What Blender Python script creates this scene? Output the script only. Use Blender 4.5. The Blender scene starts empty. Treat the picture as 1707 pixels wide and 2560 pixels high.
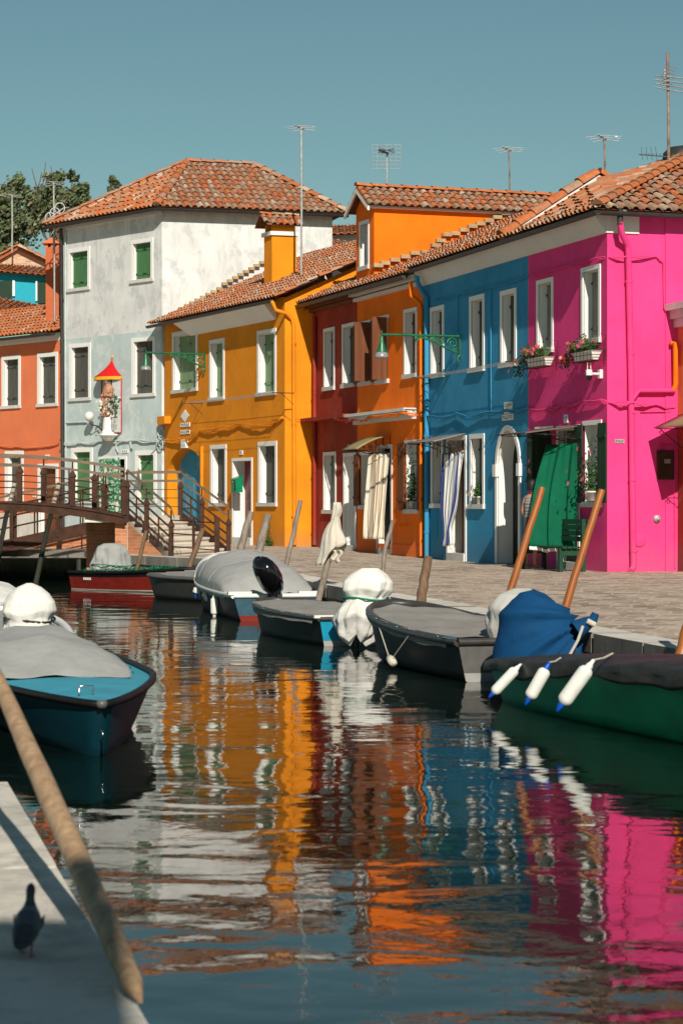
import bpy, math, random
from mathutils import Vector, Matrix
random.seed(7)
R = random.Random(11)
sc = bpy.context.scene
COL = sc.collection
F = 5400.0; CX = 853.5; HY = 1258.0; EZ = 1.78
# ------------------------------------------------------------------ helpers
def P(X, Y, y):
    """world point seen at photo pixel (X, Y) at distance y"""
    return Vector(((X-CX)*y/F, y, EZ-(Y-HY)*y/F))
def PZ(X, Y, z):
    """world point seen at photo pixel (X, Y) at height z"""
    y = (EZ-z)*F/(Y-HY)
    return Vector(((X-CX)*y/F, y, z))
WLOC = {}
def tag(o, label=None, cat=None, group=None, kind=None):
    if label: o['label'] = label
    if cat: o['category'] = cat
    if group: o['group'] = group
    if kind: o['kind'] = kind
    return o
def thing(name, label, cat, loc=(0, 0, 0), group=None, rz=0.0):
    o = bpy.data.objects.new(name, None); COL.objects.link(o)
    o.empty_display_size = .1
    o.location = loc; o.rotation_euler = (0, 0, rz)
    WLOC[o.name] = Vector(loc) if rz == 0.0 else Vector((0, 0, 0))
    return tag(o, label, cat, group)
class MB:
    def __init__(s): s.v = []; s.f = []; s.m = []; s.c = []; s.sm = []
    def add(s, vs, fs, m=0, c=None, sm=False):
        n = len(s.v); s.v += [tuple(v) for v in vs]
        for f in fs:
            s.f.append(tuple(i+n for i in f)); s.m.append(m); s.c.append(c); s.sm.append(sm)
    def quad(s, a, b, c_, d, m=0, c=None): s.add([a, b, c_, d], [(0, 1, 2, 3)], m, c)
    def poly(s, pts, m=0, c=None): s.add(pts, [tuple(range(len(pts)))], m, c)
    def prism(s, pts, vec, m=0, c=None, sm=False):
        """closed solid: polygon pts swept by vec"""
        n = len(pts); vec = Vector(vec)
        vs = [Vector(p) for p in pts] + [Vector(p)+vec for p in pts]
        fs = [tuple(range(n-1, -1, -1)), tuple(range(n, 2*n))]
        fs += [(i, (i+1) % n, n+(i+1) % n, n+i) for i in range(n)]
        s.add(vs, fs, m, c, sm)
    def box(s, o, a, b, c_, m=0, c=None):
        """box with corner o and edge vectors a, b, c_"""
        o = Vector(o); a = Vector(a); b = Vector(b); c_ = Vector(c_)
        s.prism([o, o+a, o+a+b, o+b], c_, m, c)
    def cbox(s, cen, sx, sy, sz, m=0, c=None, rz=0):
        ca, sa = math.cos(rz), math.sin(rz)
        a = Vector((ca, sa, 0))*sx; b = Vector((-sa, ca, 0))*sy; z = Vector((0, 0, sz))
        s.box(Vector(cen)-a/2-b/2-z/2, a, b, z, m, c)
    def tube(s, pts, r, n=8, m=0, c=None, cap=True, sm=True):
        pts = [Vector(p) for p in pts]; k = len(pts)
        rs = r if isinstance(r, (list, tuple)) else [r]*k
        vs = []; up = None
        for i, p in enumerate(pts):
            d = (pts[min(i+1, k-1)]-pts[max(i-1, 0)])
            d = d.normalized() if d.length > 1e-9 else Vector((0, 0, 1))
            if up is None:
                up = Vector((0, 0, 1)) if abs(d.z) < .9 else Vector((1, 0, 0))
            a = d.cross(up)
            a = a.normalized() if a.length > 1e-6 else d.orthogonal().normalized()
            b = a.cross(d).normalized(); up = b
            for j in range(n):
                t = 2*math.pi*j/n
                vs.append(p+(a*math.cos(t)+b*math.sin(t))*rs[i])
        fs = [(i*n+j, i*n+(j+1) % n, (i+1)*n+(j+1) % n, (i+1)*n+j) for i in range(k-1) for j in range(n)]
        s.add(vs, fs, m, c, sm)
        if cap:
            s.add(vs[:n], [tuple(range(n-1, -1, -1))], m, c)
            s.add(vs[-n:], [tuple(range(n))], m, c)
    def rings(s, rings, m=0, c=None, sm=True, cap=True):
        n = len(rings[0]); vs = [p for r in rings for p in r]
        fs = [(i*n+j, i*n+(j+1) % n, (i+1)*n+(j+1) % n, (i+1)*n+j) for i in range(len(rings)-1) for j in range(n)]
        s.add(vs, fs, m, c, sm)
        if cap:
            s.add(rings[0], [tuple(range(n-1, -1, -1))], m, c); s.add(rings[-1], [tuple(range(n))], m, c)
    def lathe(s, prof, o=(0, 0, 0), n=14, m=0, c=None, axis=None):
        o = Vector(o); ax = Vector(axis).normalized() if axis else Vector((0, 0, 1))
        a = ax.orthogonal().normalized(); b = ax.cross(a)
        s.rings([[o+ax*h+(a*math.cos(2*math.pi*j/n)+b*math.sin(2*math.pi*j/n))*max(r, 1e-4) for j in range(n)] for r, h in prof], m, c)
    def grid(s, fn, nu, nv, m=0, cf=None, sm=True):
        vs = [fn(i/nu, j/nv) for i in range(nu+1) for j in range(nv+1)]
        n0 = len(s.v); s.v += [tuple(v) for v in vs]
        for i in range(nu):
            for j in range(nv):
                a = n0+i*(nv+1)+j
                s.f.append((a, a+nv+1, a+nv+2, a+1)); s.m.append(m)
                s.c.append(cf(i/nu, j/nv) if cf else None); s.sm.append(sm)
    def build(s, name, mats, parent=None, origin=None, merge=False):
        me = bpy.data.meshes.new(name)
        if not isinstance(mats, (list, tuple)): mats = [mats]
        if parent is not None:
            o0 = WLOC[parent.name]
        elif origin is not None: o0 = Vector(origin)
        else:
            xs = [v[0] for v in s.v]; ys = [v[1] for v in s.v]; zs = [v[2] for v in s.v]
            o0 = Vector(((min(xs)+max(xs))/2, (min(ys)+max(ys))/2, min(zs)))
        vv = [(v[0]-o0.x, v[1]-o0.y, v[2]-o0.z) for v in s.v]
        me.from_pydata(vv, [], s.f)
        for m in mats: me.materials.append(m)
        me.polygons.foreach_set('material_index', s.m)
        me.polygons.foreach_set('use_smooth', s.sm)
        if any(c is not None for c in s.c):
            at = me.color_attributes.new('tint', 'FLOAT_COLOR', 'CORNER')
            buf = []
            for f, c in zip(s.f, s.c):
                cc = c if c is not None else (.5, .5, .5)
                buf += [cc[0], cc[1], cc[2], 1.0]*len(f)
            at.data.foreach_set('color', buf)
        me.update()
        import bmesh
        bm = bmesh.new(); bm.from_mesh(me)
        if merge: bmesh.ops.remove_doubles(bm, verts=bm.verts, dist=1e-4)
        bmesh.ops.recalc_face_normals(bm, faces=bm.faces)
        bm.to_mesh(me); bm.free()
        o = bpy.data.objects.new(name, me); COL.objects.link(o)
        if parent is not None:
            o.parent = parent; o.location = (0, 0, 0); WLOC[o.name] = o0
        else:
            o.location = o0; WLOC[o.name] = o0
        return o
def dup(root, loc, rz, label=None, group=None):
    r = root.copy(); COL.objects.link(r); r.location = loc; r.rotation_euler = (0, 0, rz)
    if label: r['label'] = label
    if group: r['group'] = group
    for ch in list(root.children):
        c = ch.copy(); COL.objects.link(c); c.parent = r
        for g in list(ch.children):
            d = g.copy(); COL.objects.link(d); d.parent = c
    return r
def solid(o, t):
    m = o.modifiers.new('solid', 'SOLIDIFY'); m.thickness = t; m.offset = 0; return o
# ------------------------------------------------------------------ materials
def newmat(name):
    m = bpy.data.materials.new(name); m.use_nodes = True
    nt = m.node_tree; b = nt.nodes['Principled BSDF']
    return m, nt, nt.nodes, nt.links, b
def nz(N, L, vec, scale, detail=4, rough=.55, dist=0):
    n = N.new('ShaderNodeTexNoise'); n.inputs['Scale'].default_value = scale
    n.inputs['Detail'].default_value = detail; n.inputs['Roughness'].default_value = rough
    n.inputs['Distortion'].default_value = dist
    if vec is not None: L.new(vec, n.inputs['Vector'])
    return n.outputs['Fac']
def ramp(N, L, fac, stops):
    r = N.new('ShaderNodeValToRGB'); e = r.color_ramp.elements
    while len(e) < len(stops): e.new(.5)
    for i, (p, c) in enumerate(stops):
        e[i].position = p; e[i].color = (c[0], c[1], c[2], 1) if isinstance(c, (tuple, list)) else (c, c, c, 1)
    L.new(fac, r.inputs['Fac']); return r.outputs['Color']
def mix(N, L, fac, a, b, mode='MIX'):
    n = N.new('ShaderNodeMix'); n.data_type = 'RGBA'; n.blend_type = mode
    for k, v in (('Factor', fac), ('A', a), ('B', b)):
        s = [i for i in n.inputs if i.name == k and (i.type == 'RGBA' if k != 'Factor' else i.type == 'VALUE')][0]
        if hasattr(v, 'is_linked') or hasattr(v, 'links'): L.new(v, s)
        else: s.default_value = v if k == 'Factor' else (v[0], v[1], v[2], 1)
    return [o for o in n.outputs if o.type == 'RGBA'][0]
def bump(N, L, b, h, strength, dist=.02):
    n = N.new('ShaderNodeBump'); n.inputs['Strength'].default_value = strength
    n.inputs['Distance'].default_value = dist
    L.new(h, n.inputs['Height']); L.new(n.outputs['Normal'], b.inputs['Normal'])
def wpos(N):
    return N.new('ShaderNodeNewGeometry').outputs['Position']
def sc3(N, L, vec, s):
    n = N.new('ShaderNodeMapping'); n.inputs['Scale'].default_value = s; L.new(vec, n.inputs['Vector']); return n.outputs['Vector']
def stucco(name, col, var=.12, dirt=.25, dcol=None, stain=.0, scol=(.6, .6, .58), bmp=.35, rough=.9, damp=0):
    m, nt, N, L, b = newmat(name); p = wpos(N)
    f1 = nz(N, L, p, 1.1, 6, .65)
    lo = tuple(c*(1-var) for c in col); hi = tuple(min(1, c*(1+var)) for c in col)
    c = ramp(N, L, f1, [(.3, lo), (.7, hi)])
    dc = dcol or tuple(k*.62 for k in col)
    st = nz(N, L, sc3(N, L, p, (2.2, 2.2, .45)), 1.6, 6, .7)
    fm = ramp(N, L, st, [(.5, 0.0), (.78, dirt)])
    c = mix(N, L, fm, c, dc)
    if stain > 0:
        s2 = ramp(N, L, nz(N, L, p, 1.7, 8, .72), [(.52, 0.0), (.6, stain)])
        c = mix(N, L, s2, c, scol)
    if damp:
        sp = N.new('ShaderNodeSeparateXYZ'); L.new(p, sp.inputs[0]); k = N.new('ShaderNodeMath'); k.operation = 'MULTIPLY_ADD'; k.inputs[1].default_value = -1.1
        L.new(nz(N, L, sc3(N, L, p, (1.4, 1.4, .8)), 2.1, 7, .7), k.inputs[0]); L.new(sp.outputs['Z'], k.inputs[2])
        c = mix(N, L, ramp(N, L, k.outputs[0], [(.12, damp), (.62, 0.0)]), c, tuple(q*.6+.06 for q in col))
    L.new(c, b.inputs['Base Color']); b.inputs['Roughness'].default_value = rough
    b.inputs['Specular IOR Level'].default_value = .25
    h = nz(N, L, p, 38, 5, .7)
    bump(N, L, b, h, bmp, .012)
    return m
def plain(name, col, rough=.6, metal=0, var=.08, scale=8, spec=.4, bmp=0, bscale=40):
    m, nt, N, L, b = newmat(name)
    tc = N.new('ShaderNodeTexCoord').outputs['Object']
    f1 = nz(N, L, tc, scale, 5, .6)
    c = ramp(N, L, f1, [(.3, tuple(k*(1-var*1.6) for k in col)), (.7, tuple(min(1, k*(1+var)) for k in col))])
    L.new(c, b.inputs['Base Color']); b.inputs['Roughness'].default_value = rough
    b.inputs['Metallic'].default_value = metal; b.inputs['Specular IOR Level'].default_value = spec
    if bmp: bump(N, L, b, nz(N, L, tc, bscale, 4, .6), bmp, .01)
    return m
def wood(name, c1, c2, rough=.75, vert=True, scale=14, spec=.3, band=None):
    m, nt, N, L, b = newmat(name); p = wpos(N)
    q = sc3(N, L, p, (1, 1, .12) if vert else (.15, .15, 1))
    f = nz(N, L, q, scale, 7, .7, .4)
    c = ramp(N, L, f, [(.32, c1), (.68, c2)])
    if band:
        sp = N.new('ShaderNodeSeparateXYZ'); L.new(p, sp.inputs[0])
        n2 = N.new('ShaderNodeMath'); n2.operation = 'ADD'; L.new(sp.outputs['Z'], n2.inputs[0])
        k = N.new('ShaderNodeMath'); k.operation = 'MULTIPLY'; k.inputs[1].default_value = .25
        L.new(nz(N, L, p, 9, 5, .7), k.inputs[0]); L.new(k.outputs[0], n2.inputs[1])
        fm = ramp(N, L, n2.outputs[0], [(band, 1.0), (min(1, band+.12), 0.0)])
        c = mix(N, L, fm, c, (.03, .032, .02))
    L.new(c, b.inputs['Base Color']); b.inputs['Roughness'].default_value = rough
    b.inputs['Specular IOR Level'].default_value = spec
    bump(N, L, b, f, .35, .01)
    return m
def tinted(name, rough=.85, var=.3, scale=16, spec=.25, bmp=.3):
    """colour of each face from its own 'tint' attribute, broken up by noise"""
    m, nt, N, L, b = newmat(name)
    a = N.new('ShaderNodeVertexColor'); a.layer_name = 'tint'
    p = wpos(N)
    f = nz(N, L, p, scale, 6, .7)
    g = ramp(N, L, f, [(.3, 1-var), (.7, 1+var*.3)])
    c = mix(N, L, 1.0, a.outputs['Color'], g, 'MULTIPLY')
    L.new(c, b.inputs['Base Color']); b.inputs['Roughness'].default_value = rough
    b.inputs['Specular IOR Level'].default_value = spec
    if bmp: bump(N, L, b, f, bmp, .01)
    return m
def cloth(name, col, var=.07, bscale=220, rough=.85, dirt=.2, dcol=None, tr=0):
    m, nt, N, L, b = newmat(name); p = wpos(N)
    f = nz(N, L, p, 3.2, 6, .65)
    c = ramp(N, L, f, [(.3, tuple(k*(1-var*2) for k in col)), (.7, tuple(min(1, k*(1+var)) for k in col))])
    fm = ramp(N, L, nz(N, L, p, 7, 7, .7), [(.55, 0.0), (.75, dirt)])
    c = mix(N, L, fm, c, dcol or tuple(k*.6 for k in col))
    L.new(c, b.inputs['Base Color']); b.inputs['Roughness'].default_value = rough
    b.inputs['Specular IOR Level'].default_value = .2
    h = nz(N, L, p, 6, 5, .6); bump(N, L, b, h, .5, .03)
    return m
M = {}
M['pink'] = stucco('pink_stucco', (.76, .05, .22), var=.12, dirt=.34, damp=.5)
M['blue'] = stucco('blue_stucco', (.035, .25, .44), var=.14, dirt=.32, stain=.25, scol=(.07, .33, .5), damp=.6)
M['orange'] = stucco('orange_stucco', (.92, .175, .005), var=.13, dirt=.4, damp=.5)
M['red'] = stucco('red_stucco', (.32, .035, .018), var=.15, dirt=.35, dcol=(.2, .025, .012), stain=.3, scol=(.38, .12, .08), damp=.8)
M['yellow'] = stucco('ochre_stucco', (.72, .245, .008), var=.14, dirt=.4, damp=.6)
M['salmon'] = stucco('salmon_stucco', (.72, .19, .08), var=.08, dirt=.2)
M['white'] = stucco('whitewashed_stucco', (.66, .66, .64), var=.12, dirt=.7, dcol=(.36, .37, .36), stain=.7, scol=(.46, .48, .47), bmp=.6)
M['palegrey'] = stucco('grey_green_wash', (.46, .54, .53), var=.12, dirt=.5, dcol=(.33, .37, .37), stain=.55, scol=(.66, .68, .66), bmp=.5)
M['trim'] = stucco('white_trim_paint', (.78, .77, .73), var=.04, dirt=.18, dcol=(.5, .48, .44), bmp=.15)
M['trimsh'] = stucco('cornice_plaster', (.66, .64, .60), var=.05, dirt=.2, bmp=.15)
M['sill'] = stucco('istrian_stone_sill', (.60, .58, .54), var=.1, dirt=.5, dcol=(.3, .29, .27), bmp=.4)
M['greensh'] = wood('faded_green_shutter', (.05, .15, .055), (.08, .21, .085), scale=9)
M['palegreen'] = wood('sunbleached_green_shutter', (.16, .24, .12), (.22, .32, .17), scale=9)
M['peel'] = wood('peeling_green_shutter', (.045, .13, .05), (.07, .19, .075), scale=9)
M['darksh'] = wood('dark_grey_shutter', (.055, .055, .045), (.10, .10, .085), scale=9)
M['greysh'] = wood('grey_brown_shutter', (.17, .165, .14), (.24, .23, .2), scale=9)
M['brownsh'] = wood('brown_shutter', (.11, .035, .014), (.19, .065, .025), scale=9)
M['dgreensh'] = wood('dark_green_shutter', (.012, .03, .016), (.02, .05, .026), scale=9)
M['glass'] = plain('dark_window_glass', (.012, .013, .012), rough=.08, spec=.6)
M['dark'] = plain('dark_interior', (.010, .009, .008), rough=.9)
M['iron'] = plain('black_iron', (.02, .019, .018), rough=.6, var=.2)
M['gutter'] = plain('dark_gutter_metal', (.035, .035, .032), rough=.5, var=.2)
M['rust'] = plain('rusty_brown_iron', (.055, .020, .008), rough=.8, var=.35, scale=5, bmp=.2)
M['rail'] = wood('weathered_handrail', (.12, .08, .055), (.22, .16, .11), vert=False)
M['lampg'] = plain('green_lamp_enamel', (.012, .13, .05), rough=.35, spec=.5, var=.2)
M['green'] = cloth('green_curtain_cloth', (.0, .10, .048), var=.10, dirt=.1)
M['bench'] = wood('dark_green_bench_wood', (.006, .04, .018), (.01, .07, .03))
M['tile'] = tinted('terracotta_tiles', var=.35, scale=11, bmp=.5)
M['pan'] = plain('terracotta_underlay', (.20, .075, .035), rough=.95, var=.4, scale=3)
M['tint'] = tinted('painted_pieces', var=.15, scale=9, bmp=.1)
M['stripe'] = tinted('striped_cloth', var=.12, scale=12, bmp=.2)
M['stone'] = stucco('pale_quay_stone', (.62, .58, .51), var=.14, dirt=.6, dcol=(.27, .25, .22), bmp=.6)
M['step'] = stucco('pale_step_stone', (.74, .67, .57), var=.12, dirt=.45, dcol=(.4, .36, .3), bmp=.6)
M['slab'] = stucco('weathered_quay_slab', (.72, .66, .57), var=.16, dirt=.7, dcol=(.36, .33, .28), stain=.6, scol=(.42, .39, .33), bmp=1.4)
M['taupe'] = cloth('taupe_boat_cover', (.27, .255, .23), dirt=.2)
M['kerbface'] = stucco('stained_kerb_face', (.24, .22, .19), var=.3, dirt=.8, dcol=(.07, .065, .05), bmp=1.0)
M['ochst'] = stucco('ochre_flashing_stone', (.44, .32, .18), var=.25, dirt=.6, dcol=(.14, .11, .08), bmp=.7)
M['tarpm'] = cloth('greyish_mesh_cloth', (.46, .45, .42), dirt=.3)
M['tarp'] = cloth('grey_tarpaulin', (.33, .33, .315), dirt=.25)
M['tarpw'] = cloth('white_canvas', (.72, .70, .65), dirt=.3, dcol=(.42, .39, .34))
M['rag'] = cloth('dirty_canvas_rag', (.56, .51, .42), dirt=.45, dcol=(.33, .29, .22))
M['tarpb'] = cloth('blue_canvas', (.002, .048, .135), dirt=.2)
M['tarpk'] = plain('black_tarpaulin', (.030, .028, .026), rough=.5, var=.35, scale=6, spec=.3, bmp=.9, bscale=9)
M['black'] = plain('black_hull_paint', (.009, .008, .008), rough=.5, var=.2, spec=.25)
M['dgrey'] = plain('dark_grey_fibreglass', (.045, .042, .038), rough=.4, var=.15, spec=.5)
M['mgrey'] = plain('grey_fibreglass', (.10, .096, .088), rough=.45, var=.12, spec=.5)
M['lgrey'] = plain('pale_grey_fibreglass', (.33, .32, .30), rough=.5, var=.1)
M['gloss'] = plain('glossy_black_cowl', (.006, .005, .006), rough=.12, var=.1, spec=.7)
M['whitep'] = plain('white_boat_paint', (.74, .72, .67), rough=.45, var=.06)
M['teal'] = plain('teal_deck_paint', (.045, .30, .40), rough=.6, var=.12, scale=3)
M['dteal'] = plain('teal_hull_paint', (.001, .032, .046), rough=.5, var=.1, spec=.3)
M['cyan'] = plain('cyan_transom_paint', (.0, .23, .36), rough=.45, var=.08)
M['steelb'] = plain('faded_blue_transom_paint', (.022, .075, .105), rough=.45, var=.15)
M['hullred'] = plain('red_hull_paint', (.20, .018, .011), rough=.35, var=.15)
M['hullg'] = plain('green_hull_paint', (.008, .32, .14), rough=.45, var=.15, scale=3, spec=.5)
M['chrome'] = plain('stainless_steel', (.6, .6, .58), rough=.2, metal=1)
M['rope'] = plain('pale_rope', (.5, .46, .38), rough=.9)
M['gropr'] = plain('green_rope', (.0, .2, .1), rough=.8)
M['fend'] = plain('white_fender_vinyl', (.70, .70, .64), rough=.4, var=.06, scale=12)
M['bcap'] = plain('blue_fender_cap', (.0, .07, .45), rough=.4)
M['alum'] = plain('weathered_aluminium', (.42, .42, .40), rough=.5, metal=.3, var=.2)
M['rustpole'] = plain('rusty_mast', (.28, .20, .16), rough=.8, var=.5, scale=3)
M['pole'] = wood('grey_weathered_pole', (.13, .10, .075), (.30, .25, .20), scale=16)
M['polelit'] = wood('sunlit_top_pole', (.30, .25, .19), (.48, .41, .33), scale=16, band=.75)  # sunlit upper wood and shaded, wet foot painted into the colour
M['polebr'] = wood('brown_mooring_pole', (.10, .055, .03), (.20, .12, .07), scale=16)
M['poleor'] = wood('varnished_orange_pole', (.25, .065, .008), (.36, .11, .016), scale=8, rough=.45, spec=.5)
M['poletan'] = wood('tan_peeled_pole', (.24, .14, .075), (.50, .34, .20), scale=22, rough=.55, spec=.4)
M['skin'] = plain('skin', (.48, .22, .12), rough=.6, var=.05)
M['hair'] = plain('black_hair', (.012, .009, .008), rough=.6)
SX=-.03; SKYT=(1,1,1); SKYS=.1
# ------------------------------------------------------------------ ground, water, quays
def gz(x, y):
    c = lambda v: max(0., min(1., v))
    return .53+.12*c((1.9-x)/2.6)*c((y-33)/9)
def mat_water():
    m, nt, N, L, b = newmat('canal_water'); p = wpos(N)
    b.inputs['Base Color'].default_value = (.003, .009, .006, 1)
    b.inputs['Roughness'].default_value = .02; b.inputs['IOR'].default_value = 1.52
    a = nz(N, L, sc3(N, L, p, (.8, 1.1, 1)), 1.05, 2, .45, .5)
    c = nz(N, L, sc3(N, L, p, (1, 1.25, 1)), 5.0, 3, .55, .6)
    ad = N.new('ShaderNodeMath'); ad.operation = 'MULTIPLY_ADD'; ad.inputs[1].default_value = .085
    L.new(c, ad.inputs[0]); L.new(a, ad.inputs[2])
    n = N.new('ShaderNodeBump'); n.inputs['Strength'].default_value = 1.0; n.inputs['Distance'].default_value = WAVE
    L.new(ad.outputs[0], n.inputs['Height']); L.new(n.outputs['Normal'], b.inputs['Normal'])
    return m
WAVE = .0135
def mat_paving():
    m, nt, N, L, b = newmat('trachyte_paving'); p = wpos(N)
    wn = N.new('ShaderNodeTexNoise'); wn.inputs['Scale'].default_value = 1.3; wn.inputs['Detail'].default_value = 3; L.new(p, wn.inputs['Vector'])
    vm = N.new('ShaderNodeVectorMath'); vm.operation = 'MULTIPLY_ADD'; vm.inputs[1].default_value = (.55, .8, 0); L.new(wn.outputs['Color'], vm.inputs[0]); L.new(p, vm.inputs[2])
    mp = N.new('ShaderNodeMapping'); L.new(vm.outputs[0], mp.inputs['Vector']); mp.inputs['Rotation'].default_value = (0, 0, .25)
    br = N.new('ShaderNodeTexBrick'); L.new(mp.outputs['Vector'], br.inputs['Vector'])
    br.inputs['Scale'].default_value = 1.0; br.inputs['Brick Width'].default_value = .36; br.inputs['Row Height'].default_value = .45
    br.inputs['Mortar Size'].default_value = .014; br.inputs['Bias'].default_value = 0
    br.inputs['Color1'].default_value = (.21, .145, .10, 1); br.inputs['Color2'].default_value = (.50, .385, .285, 1)
    br.inputs['Mortar'].default_value = (.56, .49, .40, 1)
    f = nz(N, L, sc3(N, L, p, (1.2, 2.2, 1)), 2.6, 7, .72)
    c = mix(N, L, ramp(N, L, f, [(.46, 0.0), (.62, .7)]), br.outputs['Color'], (.60, .51, .40))
    f2 = nz(N, L, p, 9, 5, .7)
    c = mix(N, L, ramp(N, L, f2, [(.45, 0.0), (.7, .55)]), c, (.17, .125, .09))
    L.new(c, b.inputs['Base Color']); b.inputs['Roughness'].default_value = .85
    bump(N, L, b, br.outputs['Fac'], -.6, .02)
    return m
def mat_brick(name, c1, c2, mo, vertical=True):
    m, nt, N, L, b = newmat(name); p = wpos(N)
    s = N.new('ShaderNodeSeparateXYZ'); L.new(p, s.inputs[0])
    cx = N.new('ShaderNodeCombineXYZ'); L.new(s.outputs['X'], cx.inputs['X']); L.new(s.outputs['Z'], cx.inputs['Y'])
    br = N.new('ShaderNodeTexBrick'); L.new(cx.outputs[0], br.inputs['Vector'])
    br.inputs['Scale'].default_value = 1.0; br.inputs['Brick Width'].default_value = .26; br.inputs['Row Height'].default_value = .075
    br.inputs['Mortar Size'].default_value = .008
    br.inputs['Color1'].default_value = (*c1, 1); br.inputs['Color2'].default_value = (*c2, 1); br.inputs['Mortar'].default_value = (*mo, 1)
    f = nz(N, L, p, 3.5, 7, .7)
    c = mix(N, L, ramp(N, L, f, [(.5, 0.0), (.72, .6)]), br.outputs['Color'], tuple(k*.5 for k in c1))
    L.new(c, b.inputs['Base Color']); b.inputs['Roughness'].default_value = .92
    bump(N, L, b, br.outputs['Fac'], -.5, .015)
    return m
def mat_quaywall():
    m, nt, N, L, b = newmat('stained_quay_wall'); p = wpos(N)
    s = N.new('ShaderNodeSeparateXYZ'); L.new(p, s.inputs[0])
    f = nz(N, L, sc3(N, L, p, (1.5, 1.5, .6)), 4, 7, .75)
    k = N.new('ShaderNodeMath'); k.operation = 'MULTIPLY_ADD'; k.inputs[1].default_value = .35; L.new(f, k.inputs[0]); L.new(s.outputs['Z'], k.inputs[2])
    c = ramp(N, L, k.outputs[0], [(.20, (.012, .013, .008)), (.32, (.05, .05, .03)), (.45, (.16, .15, .11)), (.72, (.34, .32, .28))])
    L.new(c, b.inputs['Base Color']); b.inputs['Roughness'].default_value = .8
    bump(N, L, b, nz(N, L, p, 14, 6, .7), .8, .03)
    return m
M['water'] = mat_water(); M['pave'] = mat_paving(); M['qwall'] = mat_quaywall()
M['brick'] = mat_brick('orange_brickwork', (.46, .15, .06), (.58, .22, .095), (.42, .30, .2))
M['brickp'] = mat_brick('pale_gable_brick', (.50, .27, .15), (.62, .42, .27), (.55, .47, .38))
M['qstone'] = M['stone']
w = MB(); w.grid(lambda u, v: (-220+440*u, -60+560*v, 0), 4, 4); tag(w.build('water', M['water'], origin=(0, 0, 0)), kind='structure')
# far quay outline, near to far
QP = [(5.2, 7.5), (3.54, 15.1), (2.38, 20.5), (-.23, 32.6), (-1.55, 38.7), (-2.63, 43.6), (-4.93, 47.0), (-5.6, 49.6), (-6.1, 51.3), (-8.3, 52.3), (-16, 56)]
g = MB(); n = len(QP)
INN = []
for i, (x, y) in enumerate(QP):
    a = Vector(QP[max(i-1, 0)]); c = Vector(QP[min(i+1, n-1)]); d = (c-a).normalized(); nn = Vector((d.y, -d.x))
    INN.append((x+nn.x*.42, y+nn.y*.42))
q = MB(); wl = MB()
for i in range(n-1):
    (x0, y0), (x1, y1) = QP[i], QP[i+1]; (a0, b0), (a1, b1) = INN[i], INN[i+1]
    sub = max(1, int(math.hypot(x1-x0, y1-y0)/1.3))
    for k in range(sub):
        def lp(p, q_, t): return (p[0]+(q_[0]-p[0])*t, p[1]+(q_[1]-p[1])*t)
        t0, t1 = k/sub+.004, (k+1)/sub-.004
        o0, o1 = lp((x0, y0), (x1, y1), t0), lp((x0, y0), (x1, y1), t1)
        i0, i1 = lp((a0, b0), (a1, b1), t0), lp((a0, b0), (a1, b1), t1)
        j = R.uniform(-.008, .008)
        top = [Vector((*pp, gz(*pp)+.012+j)) for pp in (o0, o1, i1, i0)]
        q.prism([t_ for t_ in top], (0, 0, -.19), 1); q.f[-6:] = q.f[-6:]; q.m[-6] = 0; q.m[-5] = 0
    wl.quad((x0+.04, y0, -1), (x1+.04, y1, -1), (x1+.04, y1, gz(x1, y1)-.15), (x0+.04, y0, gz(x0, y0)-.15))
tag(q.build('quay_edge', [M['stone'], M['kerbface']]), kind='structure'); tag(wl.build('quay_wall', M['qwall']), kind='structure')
for i in range(n-1):
    (a0, b0), (a1, b1) = INN[i], INN[i+1]
    sub = 8
    for k in range(sub):
        p0 = (a0+(a1-a0)*k/sub, b0+(b1-b0)*k/sub); p1 = (a0+(a1-a0)*(k+1)/sub, b0+(b1-b0)*(k+1)/sub)
        for s in range(12):
            e0, e1 = s*1.6, (s+1)*1.6
            far0 = (p0[0]+e0*.955, p0[1]+e0*.295); far0b = (p0[0]+e1*.955, p0[1]+e1*.295)
            far1 = (p1[0]+e0*.955, p1[1]+e0*.295); far1b = (p1[0]+e1*.955, p1[1]+e1*.295)
            g.quad((*far0, gz(*far0)), (*far0b, gz(*far0b)), (*far1b, gz(*far1b)), (*far1, gz(*far1)))
tag(g.build('pavement', M['pave'], origin=(0, 0, 0)), kind='structure')
g = MB(); g.grid(lambda u, v: (-150+300*u, 50+250*v, .50), 2, 2)
tag(g.build('ground', M['pave'], origin=(0, 0, 0)), kind='structure')
# near quay (camera side)
def nq(y): return -.55-.229*(y-6.14)
g = MB()
for k in range(10):
    y0 = -2+k*1.35+.006; y1 = -2+(k+1)*1.35-.006; j = R.uniform(-.006, .004)
    g.prism([(nq(y0), y0, .3+j), (nq(y1), y1, .3+j), (nq(y1)-.95, y1-.2, .3+j), (nq(y0)-.95, y0-.2, .3+j)], (0, 0, -.2))
tag(g.build('near_quay_edge', M['slab']), kind='structure')
g = MB()
g.poly([(nq(-20)-.9, -20, .294), (nq(40)-.9, 40, .294), (-60, 40, .294), (-60, -20, .294)])
g.quad((nq(-2)-.04, -2, .12), (nq(40)-.04, 40, .12), (nq(40)-.04, 40, -1), (nq(-2)-.04, -2, -1), 1)
g.quad((nq(11)-.04, 11, .294), (nq(40)-.04, 40, .294), (nq(40)-1.2, 40, .294), (nq(11)-1.2, 11, .294), 0)
tag(g.build('near_pavement', [M['slab'], M['qwall']], origin=(0, 0, 0)), kind='structure')
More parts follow.
